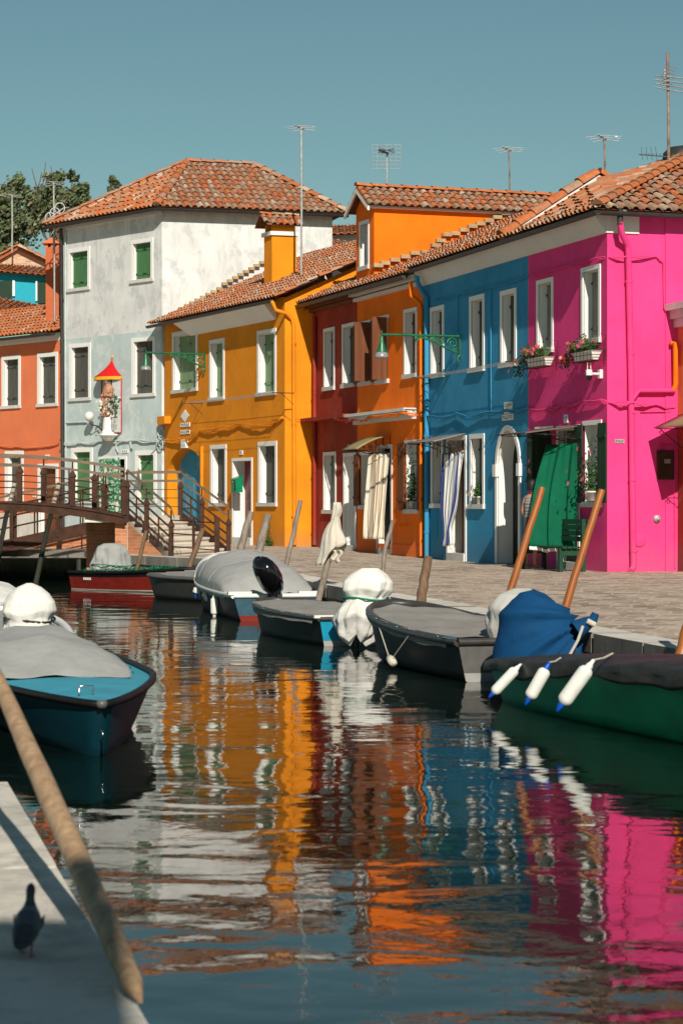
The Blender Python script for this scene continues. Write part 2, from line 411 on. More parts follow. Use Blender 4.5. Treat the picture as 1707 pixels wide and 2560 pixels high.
# ------------------------------------------------------------------ walls with openings
class Wall:
    def __init__(s, p0, t, z0=.3):
        s.p = Vector((p0[0], p0[1])); s.t = Vector(t).normalized()
        n = Vector((-s.t.y, s.t.x))
        s.n = n if n.dot(-s.p) > 0 else -n
        s.holes = []; s.arches = []
    def pt(s, u, o, z): q = s.p+s.t*u+s.n*o; return Vector((q.x, q.y, z))
    def uz(s, X, Y=HY, o=0.0):
        k = (X-CX)/F; p = s.p+s.n*o
        # p + t*u = (k*y, y)
        u = (k*p.y-p.x)/(s.t.x-k*s.t.y); y = p.y+s.t.y*u
        return u, EZ-(Y-HY)*y/F
    def at(s, X, Y, o=0.0): u, z = s.uz(X, Y, o); return s.pt(u, o, z)
def box_uz(mb, W, u0, u1, z0, z1, o0, o1, m=0, c=None):
    mb.box(W.pt(u0, o0, z0), W.pt(u1, o0, z0)-W.pt(u0, o0, z0), W.pt(u0, o1, z0)-W.pt(u0, o0, z0), (0, 0, z1-z0), m, c)
def wall_mesh(mb, W, u0, u1, z0, z1, holes, m=0):
    us = sorted({u0, u1, *[h[0] for h in holes], *[h[1] for h in holes]}); us = [u for u in us if u0-1e-6 <= u <= u1+1e-6]
    zs = sorted({z0, z1, *[h[2] for h in holes], *[h[3] for h in holes]}); zs = [z for z in zs if z0-1e-6 <= z <= z1+1e-6]
    for i in range(len(us)-1):
        for j in range(len(zs)-1):
            uc = (us[i]+us[i+1])/2; zc = (zs[j]+zs[j+1])/2
            if any(h[0] < uc < h[1] and h[2] < zc < h[3] for h in holes): continue
            mb.quad(W.pt(us[i], 0, zs[j]), W.pt(us[i+1], 0, zs[j]), W.pt(us[i+1], 0, zs[j+1]), W.pt(us[i], 0, zs[j+1]), m)
def leaf(mb, W, u0, u1, z0, z1, o, m=0, planks=3, mh=1):
    """one shutter leaf of planks with two battens and strap hinges"""
    w = (u1-u0)/planks
    for k in range(planks):
        box_uz(mb, W, u0+k*w+.004, u0+(k+1)*w-.004, z0, z1, o-.025, o+R.uniform(0, .003), m)
    for zz in (z0+(z1-z0)*.16, z0+(z1-z0)*.84):
        box_uz(mb, W, u0+.01, u1-.01, zz-.035, zz+.035, o+.004, o+.018, m)
        box_uz(mb, W, u0+.0, u0+.09, zz-.012, zz+.012, o+.02, o+.03, mh); box_uz(mb, W, u1-.09, u1, zz-.012, zz+.012, o+.02, o+.03, mh)
def window(W, par, XL, XR, YT, YB, sh='darksh', fr=.085, sill=.10, rec=.18, cover=1.0, label=None, frame='full', op=None):
    uL, z1 = W.uz(XL, YT); z0 = W.uz(XL, YB)[1]; uR = W.uz(XR)[0]
    u0, u1 = min(uL, uR), max(uL, uR)
    a, b, c, d = u0+fr, u1-fr, z0+sill, z1-fr
    W.holes.append((a, b, c, d))
    mb = MB()
    if frame == 'full':
        box_uz(mb, W, u0, a, c, d, -.02, .022); box_uz(mb, W, b, u1, c, d, -.02, .022)
    box_uz(mb, W, u0, u1, d, z1, -.02, .024)
    for (p, q_, r_, s_) in (((a, c), (a, d), 0, 0), ((b, c), (b, d), 0, 0), ((a, d), (b, d), 0, 0), ((a, c), (b, c), 0, 0)):
        mb.quad(W.pt(p[0], 0, p[1]), W.pt(q_[0], 0, q_[1]), W.pt(q_[0], -rec-.1, q_[1]), W.pt(p[0], -rec-.1, p[1]))
    wo = mb.build('window', M['trim'], par)
    if label: wo['label'] = label
    s = MB(); box_uz(s, W, u0-.025, u1+.025, z0, c, -.02, .06); s.build('sill', M['sill'], wo)
    g = MB(); g.quad(W.pt(a, -rec-.07, c), W.pt(b, -rec-.07, c), W.pt(b, -rec-.07, d), W.pt(a, -rec-.07, d))
    mid = (a+b)/2
    g.build('pane', M['glass'], wo)
    f = MB()
    for (x0, x1) in ((a, mid), (mid, b)):
        for (e0, e1, f0, f1) in ((x0, x0+.035, c, d), (x1-.035, x1, c, d), (x0+.035, x1-.035, c, c+.04), (x0+.035, x1-.035, d-.04, d), (x0+.035, x1-.035, (c+d)/2-.012, (c+d)/2+.012)):
            box_uz(f, W, e0, e1, f0, f1, -rec-.065, -rec-.04)
    f.build('casement', M['darksh'] if sh else M['trim'], wo)
    if sh:
        if cover >= 1:
            for (x0, x1) in ((a, mid-.004), (mid+.004, b)):
                l = MB(); leaf(l, W, x0, x1, c+.005, d-.005, -rec, planks=2); l.build('shutter', [M[sh], M['iron']], wo)
        else:   # one leaf closed on the far side, the other folded back
            l = MB(); leaf(l, W, b-(b-a)*cover, b, c+.005, d-.005, -rec, planks=3); l.build('shutter', [M[sh], M['iron']], wo)
    if op:
        for side in op:
            l = MB(); hw = (b-a)/2+.02
            if side == 'L': leaf(l, W, b+.02, b+.02+hw, c-.02, d+.02, .06, planks=3)
            if side == 'R': leaf(l, W, a-.02-hw, a-.02, c-.02, d+.02, .06, planks=3)
            if side in 'lr':   # standing open at right angles to the wall
                uu = b if side == 'l' else a
                for k in range(3):
                    box_uz(l, W, uu-.015, uu+.015, c-.02, d+.02, .03+k*hw/3+.002, .03+(k+1)*hw/3-.002)
            l.build('shutter', [op_m or M['brownsh'], M['iron']], wo)
    return wo
op_m = None
def door(W, par, XL, XR, YT, zb, col='brownsh', fr=.09, rec=.16, step=0.0, frame=True, leafcol=None, label=None):
    uL, z1 = W.uz(XL, YT); uR = W.uz(XR)[0]; u0, u1 = min(uL, uR), max(uL, uR)
    a, b, c, d = u0+fr, u1-fr, zb+step, z1-fr
    W.holes.append((a, b, zb, d))
    mb = MB()
    if frame: box_uz(mb, W, u0, a, zb, d, -.02, .022); box_uz(mb, W, b, u1, zb, d, -.02, .022)
    box_uz(mb, W, u0, u1, d, z1, -.02, .024)
    for (p, q_) in (((a, zb), (a, d)), ((b, zb), (b, d)), ((a, d), (b, d))):
        mb.quad(W.pt(p[0], 0, p[1]), W.pt(q_[0], 0, q_[1]), W.pt(q_[0], -rec-.12, q_[1]), W.pt(p[0], -rec-.12, p[1]))
    o = mb.build('door_frame', M['trim'], par)
    if label: o['label'] = label
    if step > 0:
        s = MB(); box_uz(s, W, a-.02, b+.02, zb-.3, c, -rec-.1, .05); s.build('doorstep', M['sill'], o)
    l = MB()
    box_uz(l, W, a, b, c, d, -rec-.05, -rec)
    for zz0, zz1 in ((c+.1, c+(d-c)*.45), (c+(d-c)*.5, d-.1)):
        box_uz(l, W, a+.08, b-.08, zz0, zz1, -rec+.001, -rec+.018)
    dl = l.build('door', M[col], o)
    h = MB(); h.lathe([(.0, 0), (.022, .0), (.026, .02), (.018, .045), (0, .05)], W.pt(a+.08, -rec+.001, c+1.0), 8, axis=(W.n.x, W.n.y, 0)); h.build('handle', M['chrome'], dl)
    return o
# ------------------------------------------------------------------ barrel tile roofs
def tilecol(aged):
    r = R.random()
    if r < .05+.08*aged: c = (.55, .38, .27)
    elif r < .10+.62*aged: c = (.46+R.uniform(-.08, .06), .26, .165)
    elif r < .18+.75*aged: c = (.47, .19, .095)
    else: c = (.53, .165, .06)
    k = R.uniform(.84, 1.08)
    return tuple(v*k for v in c)
def tiles(mb, O, a, b, poly, w=.20, c=.34, aged=.5, hgt=.055):
    """rows of overlapping barrel tiles; poly = convex outline in (along eave, up slope)"""
    O = Vector(O); a = Vector(a).normalized(); b = Vector(b).normalized(); n = a.cross(b)
    if n.z < 0: n = -n
    a0 = min(p[0] for p in poly); a1 = max(p[0] for p in poly)
    mb.poly([O+a*p[0]+b*p[1]-n*.012 for p in poly], 1)
    k = int((a1-a0)/w)
    for i in range(k+1):
        ac = a0+(i+.5)*w*(a1-a0)/((k+1)*w) if k else (a0+a1)/2
        bs = []
        for j in range(len(poly)):
            (x0, y0), (x1, y1) = poly[j], poly[(j+1) % len(poly)]
            if (x0-ac)*(x1-ac) <= 0 and abs(x1-x0) > 1e-9: bs.append(y0+(y1-y0)*(ac-x0)/(x1-x0))
        if len(bs) < 2: continue
        b0, b1 = min(bs)-.02, max(bs)
        if b1-b0 < .08: continue
        nb = max(1, int(round((b1-b0)/c))); cc = (b1-b0)/nb
        sh = R.uniform(-.02, .02)
        for j in range(nb):
            s0 = b0+j*cc+sh*(j > 0); s1 = b0+(j+1)*cc+.04
            if j == nb-1: s1 = b1
            ja = R.uniform(-.010, .010); jr = R.uniform(-.012, .012); jh = R.uniform(-.006, .008)
            ro, ri = w*.36, w*.29; vs = []
            for (ss, rr, hh, sk) in ((s0, ro, .028+jh, ja), (s1, ri, .004, ja+jr)):
                for q_ in range(6):
                    t = math.pi*q_/5
                    vs.append(O+a*(ac+sk+rr*math.cos(t))+b*ss+n*(hh+hgt*1.15*math.sin(t)*rr/ro))
            col = tilecol(aged)
            mb.add(vs, [(q_, q_+1, q_+7, q_+6) for q_ in range(5)], 0, col, True)
            if j == 0:      # open mouth of the lowest tile: its clay thickness
                inner = [O+a*(ac+ja+.74*ro*math.cos(math.pi*q_/5))+b*(s0+.002)+n*(.024+jh+hgt*.8*math.sin(math.pi*q_/5)) for q_ in range(6)]
                mb.add(vs[:6]+inner, [(q_, q_+1, q_+7, q_+6) for q_ in range(5)], 0, tuple(v*.8 for v in col))
            # trough tile beside it
            ap = ac+w*.5; tv = []
            for ss, hh in ((s0, .012), (s1, -.004)):
                for q_ in range(3):
                    tv.append(O+a*(ap+(q_-1)*w*.3)+b*(ss+.02)+n*(hh+(.018 if q_ != 1 else -.004)))
            if ap+w*.3 < a1: mb.add(tv, [(0, 1, 4, 3), (1, 2, 5, 4)], 0, tuple(v*.62 for v in tilecol(aged)), True)
def caps(mb, p, q_, r=.10, L=.36, aged=.2, lift=.03):
    p = Vector(p); q_ = Vector(q_); d = q_-p; n = max(1, int(d.length/L)); e = d.normalized()
    s = e.cross(Vector((0, 0, 1))).normalized(); up = s.cross(e)
    if up.z < 0: up = -up
    for i in range(n):
        a = p+d*(i/n); b = p+d*((i+1)/n)+e*.04; vs = []
        for (c, rr, hh) in ((a, r, lift+.02), (b, r*.85, lift)):
            for k in range(7):
                t = math.pi*k/6; vs.append(c+s*rr*math.cos(t)+up*(hh+rr*.75*math.sin(t)))
        mb.add(vs, [(k, k+1, k+8, k+7) for k in range(6)], 0, tilecol(aged), True)
        mb.add(vs[:7], [tuple(range(7))], 0, (.2, .09, .05))
def slope(W, ov, ze, T):
    """origin and axes for the roof plane above wall W (u along eave, b up the slope)"""
    O = W.pt(0, ov, ze); a = Vector((W.t.x, W.t.y, 0)); b = Vector((-W.n.x, -W.n.y, T)).normalized()
    return O, a, b, math.sqrt(1+T*T)
def gutter(mb, p, q_, r=.075, dn=.05):
    p = Vector(p); q_ = Vector(q_); e = (q_-p).normalized(); s = e.cross(Vector((0, 0, 1))).normalized()
    vs = []
    for c in (p, q_):
        for k in range(7):
            t = math.pi+math.pi*k/6; vs.append(c+s*r*math.cos(t)+Vector((0, 0, r*math.sin(t)-dn)))
    mb.add(vs, [(k, k+1, k+8, k+7) for k in range(6)], 0, None, True)
    mb.add(vs[:7], [tuple(range(7))]); mb.add(vs[7:], [tuple(range(7))])
def cable(par, pts, mat, r=.012, wob=.05, name='cable', strands=2):
    mb = MB()
    for s in range(strands):
        path = []
        for i in range(len(pts)-1):
            a, b = Vector(pts[i]), Vector(pts[i+1]); n = max(2, int((b-a).length/.22))
            for k in range(n):
                t = k/n; v = a.lerp(b, t); v.z += R.uniform(-wob, wob)*.5-.03*math.sin(math.pi*t)*s
                path.append(v)
        path.append(Vector(pts[-1])); mb.tube(path, r, 5, cap=False)
    return mb.build(name, mat, par)
def marks(mb, W, u0, u1, z0, z1, o, n=6, m=1):
    """short dark letter-like strokes of writing too small to read in the photo"""
    w = (u1-u0)/n
    for i in range(n):
        a = u0+w*(i+.2); b = a+w*.22
        box_uz(mb, W, a, b, z0, z1, o, o+.004, m)
        zz = z0+(z1-z0)*R.choice((0, .45, .8)); box_uz(mb, W, a, a+w*.62, zz, zz+(z1-z0)*.2, o, o+.0045, m)
def plaque(name, label, W, XL, XR, YT, YB, n=3, o=.004, rows=1, cat='sign', group=None):
    uL, z1 = W.uz(XL, YT); z0 = W.uz(XL, YB)[1]; uR = W.uz(XR)[0]; u0, u1 = min(uL, uR), max(uL, uR)
    mb = MB(); box_uz(mb, W, u0, u1, z0, z1, o, o+.02)
    h = (z1-z0)/rows
    # strokes run right-to-left in u, mirrored so they read left to right
    for r in range(rows): marks(mb, W, u0+.03, u1-.03, z0+h*r+h*.22, z0+h*(r+1)-h*.22, o+.02, n)
    return tag(mb.build(name, [M['trim'], M['iron']]), label, cat, group)
# ------------------------------------------------------------------ house walls
WP = Wall((4.82, 39.24), (-.3084, 1)); PS = Wall((4.82, 39.24), (3.24, 1))
WO = Wall((1.84, 48.89), (-.3432, 1)); WY = Wall((-1.472, 56.17), (-.4729, 1)); YS = Wall((-1.472, 56.17), (3.24, 1))
WW = Wall((-5.35, 64.4), (-.88, 1)); WS = Wall((-5.35, 64.4), (3.73, 1)); WL = Wall((-8.80, 68.55), (-.88, 1))
def hitplane(X, Y, O, n):
    d = P(X, Y, 1)-Vector((0, 0, EZ)); c = Vector((0, 0, EZ)); return c+d*((Vector(O)-c).dot(n)/d.dot(n))
def tiles3(mb, pts, aged=.5, **k):
    """tile a planar outline whose first two points are the eave"""
    pts = [Vector(p) for p in pts]; a = (pts[1]-pts[0]).normalized()
    n = a.cross(pts[2]-pts[0]).normalized(); n = n if n.z > 0 else -n
    b = n.cross(a); b = b if b.z > 0 else -b
    tiles(mb, pts[0], a, b, [((p-pts[0]).dot(a), (p-pts[0]).dot(b)) for p in pts], aged=aged, **k)
def back_box(mb, W, u0, u1, z0, z1, D, m=0, sides='LR'):
    """side and back walls of a house behind facade W"""
    if 'R' in sides: mb.quad(W.pt(u0, 0, z0), W.pt(u0, -D, z0), W.pt(u0, -D, z1), W.pt(u0, 0, z1), m)
    if 'L' in sides: mb.quad(W.pt(u1, 0, z0), W.pt(u1, -D, z0), W.pt(u1, -D, z1), W.pt(u1, 0, z1), m)
    mb.quad(W.pt(u0, -D, z0), W.pt(u1, -D, z0), W.pt(u1, -D, z1), W.pt(u0, -D, z1), m)
def backroof(mb, W, u0, u1, ze, T, d, D, ov=.35):
    """plain far slope of a roof, out of sight"""
    mb.quad(W.pt(u0, -d+ov, ze+T*d), W.pt(u1, -d+ov, ze+T*d), W.pt(u1, -D-ov, ze+T*d-T*(D-d)), W.pt(u0, -D-ov, ze+T*d-T*(D-d)), 1)
def bracket_pipe(mb, path, r=.045, m=0, clips=()):
    mb.tube(path, r, 8, m)
    for c in clips: mb.lathe([(r*1.25, -.02), (r*1.25, .02)], c, 8, m)
T = .445
# ---- pink house
pk = thing('house', 'bright pink corner house with flower boxes and white framed windows', 'house', (4.82, 39.24, .5))
def Wn(*a, **k): return window(*a, **k)
Wn(WP, pk, 1341.5, 1383, 702.5, 887, 'greysh', cover=.62); Wn(WP, pk, 1453, 1501, 671, 864, 'greysh', cover=.62)
op_m = M['dgreensh']
Wn(WP, pk, 1338, 1382, 1068, 1236, None, frame='none', op='Lr'); Wn(WP, pk, 1457, 1504, 1053, 1268, None, frame='none', op='LR')
op_m = None
ub = WP.uz(1320)[0]; uo = WP.uz(1057)[0]
door(WP, pk, 1392, 1449, 1066, .53, 'darksh', step=.14)
mb = MB(); wall_mesh(mb, WP, 0, ub, .2, 7.1, WP.holes)
mb.quad(PS.pt(0, 0, .2), PS.pt(6, 0, .2), PS.pt(6, 0, 7.1), PS.pt(0, 0, 7.1))
mb.quad(PS.pt(6, 0, .2), PS.pt(6, -3.3, .2), PS.pt(6, -3.3, 7.1), PS.pt(6, 0, 7.1)); mb.quad(PS.pt(0, -3.3, .2), PS.pt(6, -3.3, .2), PS.pt(6, -3.3, 7.1), PS.pt(0, -3.3, 7.1))
uj = PS.uz(1661)[0]; box_uz(mb, PS, uj, 6, .2, 7.08, -.01, .025)
mb.build('wall', M['pink'], pk)
mb = MB()
def cove(mb, W, u0, u1, zb, zt, ov, cut0=0, cut1=0):
    mb.prism([W.pt(u0, .0, zb), W.pt(u0, .03, zb), W.pt(u0+cut0, ov, zt-.04), W.pt(u0+cut0, ov, zt), W.pt(u0, 0, zt)], (0, 0, 0)) if 0 else None
    a = [W.pt(u0, -.01, zb), W.pt(u0, .03, zb), W.pt(u0+cut0, ov, zt-.05), W.pt(u0+cut0, ov, zt), W.pt(u0, -.01, zt)]
    b = [W.pt(u1, -.01, zb), W.pt(u1, .03, zb), W.pt(u1-cut1, ov, zt-.05), W.pt(u1-cut1, ov, zt), W.pt(u1, -.01, zt)]
    mb.add(a+b, [(0, 1, 2, 3, 4), (9, 8, 7, 6, 5)]+[(i, (i+1) % 5, 5+(i+1) % 5, 5+i) for i in range(5)])
cove(mb, WP, 0, ub, 6.69, 7.06, .26); up = PS.uz(1595)[0]
box_uz(mb, PS, -.03, up, 6.69, 7.06, -.01, .03); mb.build('cornice', M['trimsh'], pk)
O, a, b, L = slope(WP, .36, 7.08, T)
mb = MB(); tiles(mb, O, a, b, [(-.36, 0), (ub, 0), (ub, (ub+.36)*L)], aged=.75)
O2, a2, b2, L2 = slope(PS, .36, 7.08, T)
tiles(mb, O2, a2, b2, [(-.36, 0), (7, 0), (7, 4.4*L), (4.04, 4.4*L)], aged=.75, w=.22)
hp0 = O-a*.36; hp1 = O+a*4.04+b*4.4*L
caps(mb, hp0+Vector((0, 0, .02)), hp1+Vector((0, 0, .02)), r=.12, L=.4, aged=0, lift=.03)
mb.build('roof', [M['tile'], M['pan']], pk)
mb = MB(); gutter(mb, O-a*.42, O+a*ub); gutter(mb, O2+a2*-.42, O2+a2*6.5)
mb.build('gutter', M['gutter'], pk)
mb = MB(); A = lambda X, Y, o: PS.at(X, Y, o)
mb.tube([A(1549, 520, .3), A(1549, 562, .3)], .055, 8)
mb.build('gutter_outlet', M['gutter'], pk)
mb = MB(); bracket_pipe(mb, [A(1549, 555, .3), A(1552, 580, .27), A(1566, 610, .12), A(1569, 625, .1), A(1575, 900, .09), A(1582, 1408, .09), A(1581, 1420, .1), A(1575, 1428, .2)], .058, clips=[A(1571, 704, .09), A(1577, 884, .09), A(1579, 1031, .09), A(1580, 1200, .09), A(1583, 1377, .09)])
mb.tube([A(1578, 1000, .09), A(1596, 976, .1), A(1684, 976, .1)], .048, 8)
mb.build('downpipe', M['pink'], pk)
ca = [WP.at(1322, 692, .04), WP.at(1400, 668, .05), WP.at(1490, 645, .05), PS.at(1522, 642, .03), PS.at(1566, 641, .14), PS.at(1640, 641, .04), PS.at(1657, 655, .04), PS.at(1659, 770, .04), PS.at(1668, 778, .05)]
cable(pk, ca, M['pink'], .013, .02)
cable(pk, [WP.at(1320, 1020, .04), WP.at(1345, 1026, .07), WP.at(1400, 1016, .05), WP.at(1450, 1006, .06), WP.at(1500, 1000, .05), PS.at(1522, 1006, .03), PS.at(1580, 1006, .16), PS.at(1640, 1010, .05), PS.at(1686, 1018, .04)], M['pink'], .016, .03, strands=3)
mb = MB()
mb.lathe([(.13, 0), (.13, .012), (.12, .02), (0, .02)], PS.at(1598, 1350, .0), 20, axis=(PS.n.x, PS.n.y, 0)); mb.build('wall_cover', M['pink'], pk)
mb = MB(); mb.lathe([(.07, 0), (.07, .03), (.055, .05), (.03, .05), (.03, .09), (0, .09)], PS.at(1640, 1297, .0), 16, axis=(PS.n.x, PS.n.y, 0)); mb.build('valve', M['alum'], pk)
mb = MB(); mb.tube([PS.at(1600, 1030, .03), PS.at(1675, 1029, .03)], .01, 5); mb.tube([PS.at(1647, 1118, .03), PS.at(1647, 1113, .03), PS.at(1684, 1112, .03), PS.at(1686, 1420, .03)], .018, 6)
mb.build('conduit', M['pink'], pk)
# meter box and small plate on the pink side
mb = MB(); u0 = PS.uz(1640)[0]; u1 = PS.uz(1680)[0]; zt = PS.uz(1660, 1126)[1]; zb = PS.uz(1660, 1199)[1]
box_uz(mb, PS, u0, u1, zb, zt, .002, .07)
mt = tag(mb.build('meter_box', M['rust']), 'rusty brown metal meter box on the pink wall', 'meter box')
mb = MB(); box_uz(mb, PS, u0+.02, u1-.02, zb+.02, zt-.02, .071, .078)
for k in range(5): box_uz(mb, PS, u0+.12+k*.025, u0+.135+k*.025, zt-.24, zt-.16, .08, .086, 1)
mb.build('hatch', [M['rust'], M['alum']], mt)
mb = MB(); u0 = PS.uz(1535)[0]; u1 = PS.uz(1559)[0]; z = PS.uz(1547, 1103)[1]; box_uz(mb, PS, u0, u1, z-.035, z+.035, .002, .015)
marks(mb, PS, u0+.02, u1-.02, z-.018, z+.018, .015, 5); tag(mb.build('name_plate', [M['alum'], M['iron']]), 'tiny grey metal plate on the pink side wall', 'sign')
plaque('number_plaque', 'small white number plaque above the green curtain', WP, 1411, 1420, 1037, 1058, 2)
# ---- blue house
bl = thing('house', 'blue house with arched white doorway between the orange and pink houses', 'house', (2.6, 46.5, .5))
WP.holes = []
for a_ in ((1076, 1110, 770, 947), (1174, 1211, 743, 933), (1251, 1291, 729, 921), (1174, 1211, 1086, 1272)): Wn(WP, bl, *a_, sh='darksh', fr=.10, cover=.8)
Wn(WP, bl, 1078, 1108, 1092, 1270, 'darksh', fr=.10, cover=.6)
door(WP, bl, 1117, 1166, 1092, .54, 'brownsh', step=.16, rec=.32)
# arched doorway
def arch(W, par, XL, XR, Yspring, Ytop, zb, rec, band=None, panel='dark', pname='door', half=False):
    ua, ub_ = W.uz(XR)[0], W.uz(XL)[0]; uc = (ua+ub_)/2; r = (ub_-ua)/2
    Xc = (XL+XR)/2; zs = W.uz(Xc, Yspring)[1]; zt = W.uz(Xc, Ytop)[1]; ry = zt-zs
    W.holes.append((ua, ub_, zb, zt)); N_ = 20
    arc = [(uc+r*math.cos(math.pi*i/N_), zs+ry*math.sin(math.pi*i/N_)) for i in range(N_+1)]
    sp = MB()
    for i in range(N_):
        (u0, z0), (u1, z1) = arc[i], arc[i+1]
        sp.quad(W.pt(u0, 0, z0), W.pt(u1, 0, z1), W.pt(u1, 0, zt), W.pt(u0, 0, zt))
    rv = MB(); prof = [(ub_, zb)]+arc+[(ua, zb)]
    for i in range(len(prof)-1):
        (u0, z0), (u1, z1) = prof[i], prof[i+1]
        rv.quad(W.pt(u0, 0, z0), W.pt(u1, 0, z1), W.pt(u1, -rec-.1, z1), W.pt(u0, -rec-.1, z0))
    if band:
        for i in range(N_):
            (u0, z0), (u1, z1) = arc[i], arc[i+1]; k = 1+band/r; ky = 1+band/ry
            q = lambda u, z, kk: (uc+(u-uc)*(1+(k-1)*kk), zs+(z-zs)*(1+(ky-1)*kk))
            A_, B_ = q(u0, z0, 0), q(u1, z1, 0); C_, D_ = q(u1, z1, 1), q(u0, z0, 1)
            rv.prism([W.pt(*x[:1], .03, x[1]) for x in (A_, B_, C_, D_)], W.pt(0, 0, 0)-W.pt(0, .05, 0))
        for (x0, x1) in ((ua-band, ua), (ub_, ub_+band)):
            box_uz(rv, W, x0, x1, zb, zs-.003, -.02, .03)
            box_uz(rv, W, x0-.035, x1+.035 if x0 > uc else x1+.0, zs-.2, zs+.05, -.018, .07)
    o = rv.build('arch', M['trim'] if band else W_arch_mat, par)
    pn = MB(); box_uz(pn, W, ua, uc-.004, zb, zt, -rec-.04, -rec); box_uz(pn, W, uc+.004, ub_, zb, zt, -rec-.04, -rec)
    for (x0, x1) in ((ua, uc), (uc, ub_)):
        box_uz(pn, W, x0+.1, x1-.1, zb+.15, zb+.9, -rec+.001, -rec+.02); box_uz(pn, W, x0+.1, x1-.1, zb+1.0, zs, -rec+.001, -rec+.02)
    pn.build(pname, M[panel], o)
    return sp
W_arch_mat = M['trim']
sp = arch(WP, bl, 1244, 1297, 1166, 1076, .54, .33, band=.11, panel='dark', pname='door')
mb = MB(); wall_mesh(mb, WP, ub, uo, .2, 7.1, WP.holes); mb.f and None
n0 = len(mb.v); mb.v += sp.v; mb.f += [tuple(i+n0 for i in f) for f in sp.f]; mb.m += sp.m; mb.c += sp.c; mb.sm += sp.sm
back_box(mb, WP, ub, uo, .2, 7.1, 8, sides='L'); mb.build('wall', M['blue'], bl)
mb = MB(); cove(mb, WP, ub, uo-.05, 6.69, 7.06, .26); mb.build('cornice', M['trimsh'], bl)
mb = MB(); tiles(mb, O, a, b, [(ub+.01, 0), (uo+.2, 0), (uo+.2, 4.4*L), (4.04, 4.4*L), (ub+.01, (ub+.37)*L)], aged=.6)
caps(mb, O+a*4.04+b*4.4*L, O+a*(uo+.2)+b*4.4*L)
backroof(mb, WP, -.4, uo+.2, 7.08, T, 4.4, 8.8); mb.build('roof', [M['tile'], M['pan']], bl)
mb = MB(); gutter(mb, O+a*(ub+.01), O+a*(uo+.25)); mb.build('gutter', M['gutter'], bl)
mb = MB(); bracket_pipe(mb, [WP.at(1042, 690, .3), WP.at(1043, 705, .28), WP.at(1055, 728, .1), WP.at(1066, 745, .07), WP.at(1066, 1398, .07)], .055, clips=[WP.at(1066, y_, .07) for y_ in (810, 940, 1090, 1200, 1330)])
mb.build('downpipe', M['blue'], bl)
cable(bl, [WP.at(1083, 752, .03), WP.at(1140, 742, .03), WP.at(1149, 735, .04), WP.at(1220, 718, .05), WP.at(1320, 692, .04)], M['blue'], .013, .02)
cable(bl, [WP.at(1144, 745, .03), WP.at(1143, 845, .03)], M['blue'], .012, .01, strands=1)
cable(bl, [WP.at(1226, 722, .03), WP.at(1227, 1030, .03)], M['blue'], .014, .01)
cable(bl, [WO.at(1050, 1036, .06), WP.at(1075, 1040, .08), WP.at(1110, 1045, .06), WP.at(1140, 1032, .05), WP.at(1172, 1046, .06), WP.at(1210, 1032, .05), WP.at(1260, 1026, .05), WP.at(1320, 1020, .04)], M['blue'], .017, .05, strands=3)
mb = MB(); box_uz(mb, WP, *sorted((WP.uz(1087)[0], WP.uz(1093)[0])), 1.0, 1.75, .002, .012); mb.build('wall_hatch', M['blue'], bl)
plaque('street_sign', 'white painted street name panel above the arched doorway, upper of two', WP, 1262, 1281.5, 1006, 1035, 4, rows=2)
plaque('street_sign', 'wider white street name panel directly above the arch keystone, lower of two', WP, 1257, 1284, 1037, 1052, 5)
# party-wall parapet with tile capping on the blue roof
PW = Wall(WP.pt(4.3, 0, 0).xy, (-WP.n.x, -WP.n.y)); pa = PW.at(1262, 588); pb = PW.at(1497, 438); pc = PW.at(1530, 455)
mb = MB(); tdir = Vector((WP.t.x, WP.t.y, 0))*.3
mb.prism([pa-Vector((0, 0, .12)), pa, pb, pc, pc-Vector((0, 0, .16)), pb-Vector((0, 0, .15))], tdir); mb.build('parapet', M['trimsh'], bl)
mb = MB(); hq = hp0.lerp(hp1, .86)+Vector((0, 0, .02)); lo_ = Vector((0, 0, -.12)); h25 = hp0.lerp(hp1, .12); tiles3(mb, [pa+lo_, h25, pb+lo_], aged=.6); tiles3(mb, [h25, hq, pb+lo_], aged=.6); tiles3(mb, [pb+tdir, pb+tdir+Vector((WP.t.x, WP.t.y, 0))*3-Vector((0, 0, .2)), pa+tdir+Vector((WP.t.x, WP.t.y, 0))*3, pa+tdir]) if 0 else None; caps(mb, pa+tdir/2-Vector((0, 0, .05)), pb+tdir/2, r=.2, L=.36); caps(mb, pb+tdir/2, pc+tdir/2, r=.2, L=.3); mb.build('parapet_tiles', [M['tile'], M['pan']], bl)
# ---- orange house
og = thing('house', 'vivid orange house with a tall orange gabled roof extension', 'house', (1.3, 50.9, .6))
ur = WO.uz(893)[0]; uy = WO.uz(783)[0]
Wn(WO, og, 898.5, 930, 806, 966, None, frame='none', op='Lr'); Wn(WO, og, 941, 972, 793, 962, None, frame='none', op='Lr')
Wn(WO, og, 1010, 1043, 775, 948, 'brownsh', cover=.75); Wn(WO, og, 900, 931, 1130, 1273, None, frame='none', op='L'); Wn(WO, og, 1012, 1049, 1101, 1284, None, frame='none', op='LR')
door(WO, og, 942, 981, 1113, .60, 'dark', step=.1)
mb = MB(); wall_mesh(mb, WO, 0, ur, .2, 7.0, WO.holes); back_box(mb, WO, 0, ur, .2, 6.95, 8, sides='R')
box_uz(mb, WO, .0, ur, .3, .82, -.01, .02); mb.build('wall', M['orange'], og)
